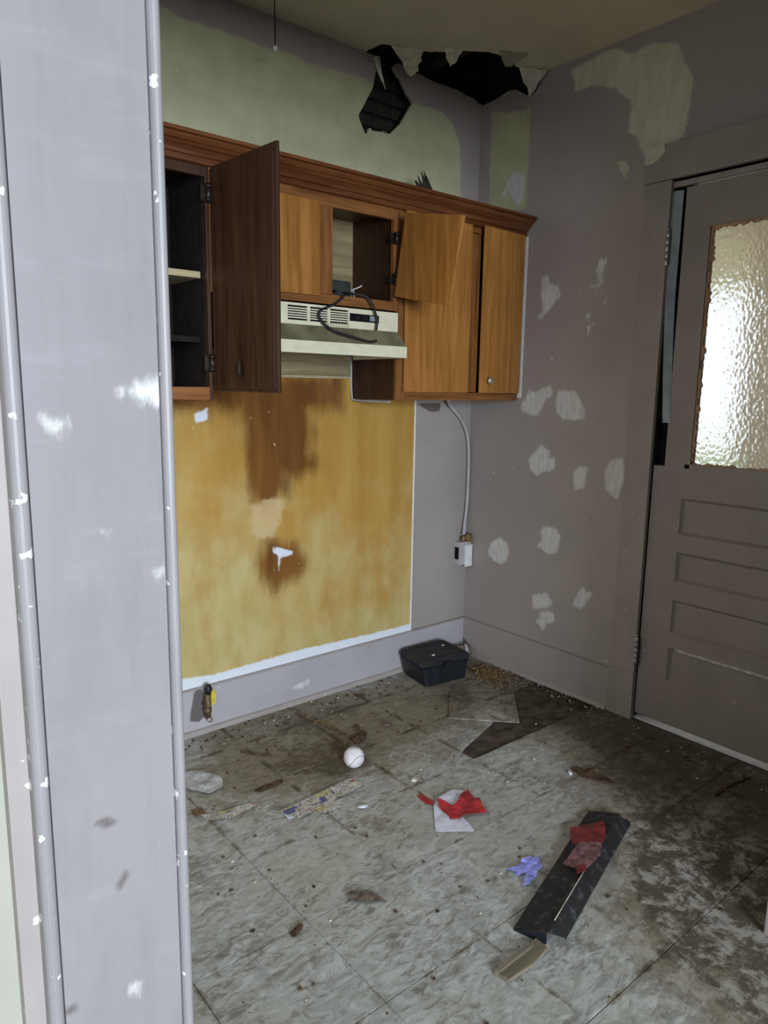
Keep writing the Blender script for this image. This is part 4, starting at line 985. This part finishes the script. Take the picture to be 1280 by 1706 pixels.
# crumpled sheet helper: polygon outline -> thin bumpy sheet
def crumple(name, poly, mat, parent=None, amp=0.006, z=0.002, seed=0, step=0.012, zf=None, origin=None, t=0.0008):
    xs = [p[0] for p in poly]; ys = [p[1] for p in poly]
    nx = max(2, int((max(xs) - min(xs)) / step)); ny = max(2, int((max(ys) - min(ys)) / step))
    gx = np.linspace(min(xs), max(xs), nx + 1); gy = np.linspace(min(ys), max(ys), ny + 1)
    bm = bmesh.new(); V = {}
    for i in range(nx + 1):
        for j in range(ny + 1):
            x, y = gx[i], gy[j]
            d0 = sdf(np.array([x]), np.array([y]), poly)[0]
            if d0 < -step * 0.9: continue
            if abs(d0) < step * 0.9:
                q, _d = nearest(x, y, poly); x, y = q
            h = z + amp * (0.35 + abs(mnoise.noise(Vector((x * 17 + y * 5, y * 17 - x * 5, seed)))) * 1.3) + 0.18 * amp * abs(mnoise.noise(Vector((x * 60, y * 60, seed + 5))))
            if zf: h += zf(x, y)
            V[i, j] = bm.verts.new((x, y, max(h, 0.0012)))
    for i in range(nx):
        for j in range(ny):
            k4 = [(i, j), (i + 1, j), (i + 1, j + 1), (i, j + 1)]
            if all(k in V for k in k4):
                cx = sum(V[k].co.x for k in k4) / 4; cy = sum(V[k].co.y for k in k4) / 4
                if sdf(np.array([cx]), np.array([cy]), poly)[0] > -step * 0.2:
                    try: bm.faces.new([V[k] for k in k4])
                    except ValueError: pass
    bmesh.ops.remove_doubles(bm, verts=bm.verts[:], dist=1e-5)
    bmesh.ops.delete(bm, geom=[v for v in bm.verts if not v.link_faces], context='VERTS')
    o = from_bm(name, bm, mat, parent, False, origin)
    o.modifiers.new('thickness', 'SOLIDIFY').thickness = t
    return o

# newspaper strip: folded, printed
nw = thing('newspaper', 'folded strip of colour-printed newspaper on the floor beside the ball', 'newspaper', (-1.33, -0.69, 0))
P0 = Vector((-1.472, -0.690)); dv = (Vector((-1.187, -0.672)) - P0); ln = dv.length; dv.normalize(); nv_ = Vector((dv.y, -dv.x))
def nq(a, b): q = P0 + dv * a + nv_ * b; return (q.x, q.y)
crumple('printed_face', [nq(0, -0.030), nq(ln, -0.034), nq(ln * 1.02, 0.028), nq(0.02, 0.036)], M['print'], nw, 0.004, 0.006, 3)
crumple('under_fold', [nq(0.01, -0.040), nq(ln * 0.97, -0.042), nq(ln * 0.98, 0.016), nq(0.0, 0.016)], M['paper'], nw, 0.002, 0.0015, 8)
crumple('torn_margin', [nq(0.07, 0.030), nq(0.20, 0.028), nq(0.17, 0.070), nq(0.10, 0.060)], M['print'], nw, 0.003, 0.001, 11)

# red and white torn wrapper
rw = thing('torn_wrapper', 'torn red and white paper wrapper lying mid-floor', 'wrapper', (-1.04, -0.97, 0))
crumple('white_sheet', [(-1.075, -0.926), (-1.042, -0.905), (-1.058, -0.956), (-1.060, -0.992), (-1.060, -1.01), (-1.045, -1.027), (-1.053, -1.057), (-1.067, -1.097), (-1.161, -1.026)], M['paper'], rw, 0.004, 0.0012, 2, 0.008)
crumple('white_flap', [(-1.046, -0.907), (-1.007, -0.903), (-0.97, -0.9), (-0.938, -0.929), (-0.969, -0.94), (-1.004, -0.967), (-1.037, -0.974), (-1.031, -0.959)], M['paper'], rw, 0.006, 0.006, 5, 0.006)
crumple('red_flap', [(-1.051, -0.916), (-1.033, -0.961), (-1.037, -0.974), (-1.004, -0.967), (-0.975, -0.945), (-0.931, -0.938), (-0.944, -0.963), (-0.951, -0.985), (-0.938, -0.995), (-0.959, -1.025), (-0.975, -1.061), (-1.006, -1.047), (-1.043, -1.03), (-1.069, -1.032), (-1.095, -1.02), (-1.083, -1.002), (-1.081, -0.966)], M['red'], rw, 0.009, 0.008, 7, 0.006)
crumple('red_tail', [(-1.076, -0.85), (-1.056, -0.853), (-1.060, -0.878), (-1.053, -0.903), (-1.073, -0.92), (-1.084, -0.907), (-1.084, -0.875)], M['red'], rw, 0.006, 0.002, 9, 0.006)

# black bent plastic channel with a red packet on it
A0 = Vector((-1.283, -1.430, 0)); A1 = Vector((-0.722, -1.2515, 0)); dl = (A1 - A0); LN = dl.length; dl.normalize(); wl = Vector((dl.y, -dl.x, 0))
ch = thing('plastic_channel', 'long black bent plastic channel lying on the floor', 'plastic channel', (-1.0, -1.39, 0))
prof = [(0.0, 0.008), (0.003, 0.013), (0.030, 0.019), (0.060, 0.026), (0.083, 0.033), (0.088, 0.031), (0.102, 0.017), (0.117, 0.002)]
bm = bmesh.new(); secs = []
for i in range(15):
    t = i / 14; s_ = t * LN
    secs.append([A0 + dl * (s_ + (0.046 * (p[0] - 0.083) / 0.034 if (i == 0 and k > 4) else 0) + (0.015 * math.sin(p[0] / 0.117 * 3.1) if i == 14 else 0)) + wl * (p[0] * (1.0 + 0.08 * t)) + Vector((0, 0, max(0.0015, p[1] * (1.0 - 0.12 * t) + 0.0012 * math.sin(t * 9 + k)))) for k, p in enumerate(prof)])
vs_ = [[bm.verts.new(p) for p in s_] for s_ in secs]
for a, b in zip(vs_[:-1], vs_[1:]):
    for k in range(len(prof) - 1): bm.faces.new([a[k], a[k + 1], b[k + 1], b[k]])
o = from_bm('channel', bm, M['channel'], ch); o.modifiers.new('thickness', 'SOLIDIFY').thickness = 0.0022
tube('ridge_highlight', [A0 + dl * s_ + wl * (0.084 * (1 + 0.08 * s_ / LN)) + Vector((0, 0, 0.0338 - 0.004 * s_ / LN)) for s_ in (0.05, 0.10, 0.15, 0.20, 0.25, 0.28)], 0.0014, M['grey_scrape_highlight'], ch, 5)  # light grey line paints the highlight along the ridge
bm = bmesh.new(); e0 = A0 + wl * 0.001; e1 = A0 + wl * 0.083
add_prism(bm, [e0 + Vector((0, 0, .0008)), e1 + Vector((0, 0, .0008)), e1 + Vector((0, 0, .032)), e0 + Vector((0, 0, .008))], dl * 0.003); from_bm('end_lip', bm, M['black'], ch)
bm = bmesh.new(); c0 = A1 + wl * 0.122 + dl * 0.0
add_prism(bm, [c0 + Vector((-0.012, 0.006, .0008)), c0 + Vector((0.004, -0.006, .0008)), c0 + Vector((0.022, 0.004, .004)), c0 + Vector((0.018, 0.016, .010)), c0 + Vector((0.0, 0.012, .012))], (0, 0, 0.004)); from_bm('broken_tab', bm, M['black'], ch)
rp = thing('red_packet', 'crumpled red plastic packet resting on the black channel', 'packet', (-0.86, -1.34, 0.03))
def zc(x, y):
    d_ = (Vector((x, y, 0)) - A0).dot(wl)
    return 0.012 + max(0.0, min(d_, 0.085)) / 0.085 * 0.022
crumple('packet_top', [(-0.85, -1.277), (-0.805, -1.300), (-0.766, -1.336), (-0.80, -1.365), (-0.844, -1.392), (-0.878, -1.400), (-0.92, -1.358), (-0.915, -1.332)], M['red_dull'], rp, 0.007, 0.004, 21, zf=zc, step=0.007)
crumple('clear_end', [(-0.900, -1.350), (-0.868, -1.398), (-0.91, -1.425), (-0.981, -1.440), (-1.02, -1.433), (-1.012, -1.373)], M['film'], rp, 0.009, 0.004, 23, zf=zc, step=0.007)
crumple('tear_strip', [(-1.007, -1.413), (-0.985, -1.425), (-1.010, -1.446), (-1.038, -1.435)], M['red_dull'], rp, 0.003, 0.011, 24, zf=zc, step=0.006)
# violet torn scrap
pl = [(-1.118, -1.29), (-1.075, -1.306), (-1.050, -1.290), (-1.016, -1.297), (-1.026, -1.308), (-0.998, -1.311), (-1.016, -1.325), (-1.031, -1.349), (-1.055, -1.352), (-1.075, -1.361), (-1.118, -1.374), (-1.131, -1.362), (-1.100, -1.348), (-1.089, -1.336), (-1.125, -1.325), (-1.104, -1.313)]
pl = [(x - 0.014, y + 0.018) for x, y in pl]
o = crumple('paper_scrap', pl, M['violet'], None, 0.012, 0.002, 31, step=0.005, origin=(-1.085, -1.31, 0))
tag(o, 'ragged violet-blue paper scrap tucked beside the black channel', 'paper scrap')
# weathered slat
o = thing('wood_slat', 'short weathered wood slat at the near end of the black channel', 'wood slat', (-1.33, -1.50, 0))
bm = bmesh.new(); add_prism(bm, [(-1.424, -1.492, 0.0006), (-1.412, -1.528, 0.0006), (-1.335, -1.532, 0.0006), (-1.268, -1.524, 0.0006), (-1.266, -1.488, 0.0006), (-1.34, -1.490, 0.0006)], (0, 0, 0.009))
bmesh.ops.bevel(bm, geom=bm.edges[:], offset=0.0015, segments=1, affect='EDGES'); from_bm('slat', bm, M['old_wood'], o)
bm = bmesh.new(); add_prism(bm, [(-1.420, -1.492, 0.0096), (-1.417, -1.502, 0.0096), (-1.30, -1.500, 0.0096), (-1.27, -1.490, 0.0096)], (0, 0, 0.004)); from_bm('raised_edge', bm, M['old_wood'], o)

# loose square tile lying askew over the torn-up corner
me = tile_mesh([(-0.143, -0.140), (0.140, -0.142), (0.105, 0.138), (-0.142, 0.140)], 0.004)
o = bpy.data.objects.new('loose_floor_tile', me); COL.objects.link(o); o.location = (-0.405, -0.515, 0.0052); o.rotation_euler = (0.004, 0.006, math.radians(45))
tag(o, 'loose vinyl floor tile lying askew near the black case', 'floor tile')

# ------------------------------------------------------------------ small debris
def chip(name, label, cat, c, r, mat, sq, rz=0, seed=1, amp=0.5, group=None):
    bm = bmesh.new(); lump(bm, (0, 0, 0), r, seed, sq, amp, 2, 1.6)
    zmin = min(v.co.z for v in bm.verts)
    bmesh.ops.transform(bm, matrix=Matrix.Translation((c[0], c[1], c[2] - zmin + 0.0004)) @ Matrix.Rotation(rz, 4, 'Z'), verts=bm.verts[:])
    return tag(from_bm(name, bm, mat, None, False, c), label, cat, group)
chip('leaf_clump', 'dark brown crumbled leaf clump on the tiles behind the ball', 'debris', (-0.985, -0.425, 0), 0.034, M['brown_bit'], (1.5, 0.6, 0.22), 0.5, 2)
chip('bark_chip', 'small dark bark chip near the baseboard left of the black case', 'debris', (-0.753, -0.130, 0), 0.016, M['brown_bit'], (1.4, 0.7, 0.3), -0.5, 4)
chip('bark_chip', 'dark bark chip between the ball and the baseboard', 'debris', (-0.945, -0.352, 0), 0.014, M['brown_bit'], (1.5, 0.7, 0.3), 0.6, 5)
chip('mesh_scrap', 'square dark grey scrap on the tile seam left of the loose tile', 'debris', (-0.829, -0.399, 0), 0.022, M['grey_bit'], (1.1, 1.0, 0.12), 0.1, 6, 0.25)
chip('bark_chip', 'reddish brown chip on the near floor close to the left jamb', 'debris', (-1.699, -1.106, 0), 0.015, M['brown_bit'], (1.6, 0.6, 0.3), 0.45, 7)
chip('plaster_chip', 'oval white chip lying just right of the newspaper', 'debris', (-1.251, -0.789, 0), 0.011, M['paper'], (1.6, 0.8, 0.3), -0.5, 8, 0.2)
chip('plaster_chip', 'small white pebble between the ball and the red wrapper', 'debris', (-1.026, -0.778, 0), 0.010, M['gypsum'], (1, 1, 0.7), 0, 9, 0.3)
chip('plaster_chip', 'white flake beside the grey-brown scrap in front of the door', 'debris', (-0.567, -1.073, 0), 0.012, M['paper'], (1.2, 0.6, 0.4), 0.8, 10, 0.3)
o = crumple('bark_strip', [(-0.545, -1.060), (-0.520, -1.065), (-0.490, -1.150), (-0.500, -1.215), (-0.530, -1.180), (-0.555, -1.120)], M['brown_bit'], None, 0.010, 0.002, 41, 0.009, None, (-0.52, -1.14, 0), 0.003)
tag(o, 'curled grey-brown bark strip on the floor between the wrapper and the door', 'debris')
o = crumple('dry_leaf', [(-1.540, -1.085), (-1.515, -1.075), (-1.475, -1.110), (-1.465, -1.165), (-1.485, -1.150), (-1.520, -1.130)], M['grey_bit'], None, 0.007, 0.001, 43, 0.009, None, (-1.50, -1.12, 0), 0.0015)
tag(o, 'pale brown dry leaf on the near floor left of the black channel', 'leaf')
o = thing('twig', 'thin dark forked twig on the floor in front of the door', 'twig', (-0.2, -1.46, 0))
tube('stem', [(-0.305, -1.450, 0.006), (-0.22, -1.455, 0.008), (-0.102, -1.475, 0.006)], [0.006, 0.004, 0.003], M['brown_bit'], o, 6)
tube('fork', [(-0.255, -1.452, 0.008), (-0.24, -1.49, 0.007), (-0.245, -1.52, 0.004)], [0.004, 0.003, 0.002], M['brown_bit'], o, 6)
tube('fork', [(-0.145, -1.468, 0.007), (-0.11, -1.445, 0.012), (-0.085, -1.44, 0.010)], [0.003, 0.0025, 0.0015], M['grey_bit'], o, 6)
o = thing('rusty_wire', 'thin rust-brown wire running along the tile seam behind the ball', 'wire', (-1.03, -0.3, 0))
tube('wire', spline([(-1.040, -0.085, 0.004), (-1.052, -0.15, 0.003), (-1.036, -0.21, 0.004), (-1.030, -0.27, 0.006), (-1.018, -0.33, 0.004), (-1.005, -0.39, 0.003)], 6), 0.0035, M['rust'], o, 6)
tube('strand', spline([(-1.036, -0.21, 0.006), (-1.015, -0.26, 0.009), (-1.012, -0.32, 0.006), (-1.026, -0.37, 0.003)], 6), 0.0022, M['mud'], o, 6)
o = thing('thin_stick', 'thin dark stick bent beside the tile seam near the baseboard', 'stick', (-1.34, -0.28, 0))
tube('stem', spline([(-1.385, -0.245, 0.004), (-1.36, -0.285, 0.006), (-1.335, -0.315, 0.004), (-1.318, -0.325, 0.004)], 5), 0.0038, M['brown_bit'], o, 6)
tube('knot', [(-1.322, -0.322, 0.004), (-1.314, -0.328, 0.004)], 0.006, M['brown_bit'], o, 6)
o = crumple('tar_strip', [(-1.475, -0.500), (-1.40, -0.492), (-1.365, -0.497), (-1.372, -0.512), (-1.42, -0.520), (-1.47, -0.514)], M['brown_bit'], None, 0.004, 0.001, 47, 0.007, None, (-1.42, -0.505, 0), 0.002)
tag(o, 'dark torn strip lying on the tile seam left of the newspaper', 'debris')
pf = thing('paper_litter', 'crumpled pale paper litter with a reddish corner beside the left jamb', 'litter', (-1.6, -0.46, 0))
crumple('sheet', [(-1.62, -0.255), (-1.555, -0.285), (-1.525, -0.375), (-1.545, -0.42), (-1.60, -0.43), (-1.645, -0.36)], M['film_clear'], pf, 0.012, 0.001, 51)
crumple('strip', [(-1.672, -0.520), (-1.60, -0.545), (-1.512, -0.560), (-1.515, -0.580), (-1.61, -0.590), (-1.665, -0.560)], M['print'], pf, 0.006, 0.001, 53)
crumple('red_corner', [(-1.685, -0.480), (-1.655, -0.485), (-1.655, -0.525), (-1.690, -0.520)], M['rust'], pf, 0.006, 0.002, 55, 0.008)
# flakes of paint, plaster and leaf mould: too many to count
DEB = bmesh.new()
def flakes(mi, n, place, r0, r1, seed):
    rnd = random.Random(seed)
    for k in range(n):
        x, y, z = place(rnd); r = rnd.uniform(r0, r1); a0 = rnd.uniform(0, 6.28); m_ = rnd.choice((3, 4, 5))
        top = [(x + r * rnd.uniform(0.5, 1.2) * math.cos(a0 + 6.28 * i / m_), y + r * 0.7 * rnd.uniform(0.5, 1.2) * math.sin(a0 + 6.28 * i / m_), z + 0.0005) for i in range(m_)]
        add_prism(DEB, top, (0, 0, rnd.uniform(0.15, 0.5) * r + 0.0006), mi)
def along(rnd):
    q = rnd.random()
    if q < 0.30: return (-0.035 - abs(rnd.gauss(0, 0.05)), -0.28 - rnd.random() * 0.55, 0)
    if q < 0.45: return (-0.17 + rnd.gauss(0, 0.05), -0.30 + rnd.gauss(0, 0.07), 0)
    if q < 0.65: return (-0.05 - rnd.random() * 1.5, -0.045 - abs(rnd.gauss(0, 0.08)), 0)
    if q < 0.80: return (-0.04 - abs(rnd.gauss(0, 0.12)), -1.0 - rnd.random() * 0.65, 0)
    return (-0.05 - rnd.random() * 1.75, -0.05 - rnd.random() * 1.75, 0)
ok = lambda p: not (-0.51 < p[0] < -0.19 and p[1] > -0.28) and p[1] < -0.037 and p[0] < -0.035 and p[0] > -2.3 and not (-1.30 < p[0] < -0.64 and -1.36 - 0.12 < p[1] - 0.32 * (p[0] + 1.0) < -1.36 + 0.09) and not (-1.50 < p[0] < -1.16 and -0.78 < p[1] < -0.62) and not (-1.17 < p[0] < -0.92 and -1.11 < p[1] < -0.84) and not (-1.06 < p[0] < -0.99 and -0.40 < p[1] < -0.07) and not (-0.32 < p[0] < -0.07 and -1.53 < p[1] < -1.42)
def clean(pl):
    def f(rnd):
        while True:
            p = pl(rnd)
            if ok(p): return p
    return f
flakes(0, 750, clean(along), 0.002, 0.008, 3)
flakes(1, 170, clean(along), 0.0015, 0.006, 5)
flakes(2, 300, clean(lambda r: (-0.125 + r.gauss(0, 0.045), -0.30 + r.gauss(0, 0.05), abs(r.gauss(0, 0.004)))), 0.003, 0.011, 7)
tag(from_bm('floor_debris', DEB, [M['brown_bit'], M['gypsum'], M['mud']]), 'brown dirt crumbs and white plaster flakes scattered over the floor tiles', 'debris', None, 'stuff')
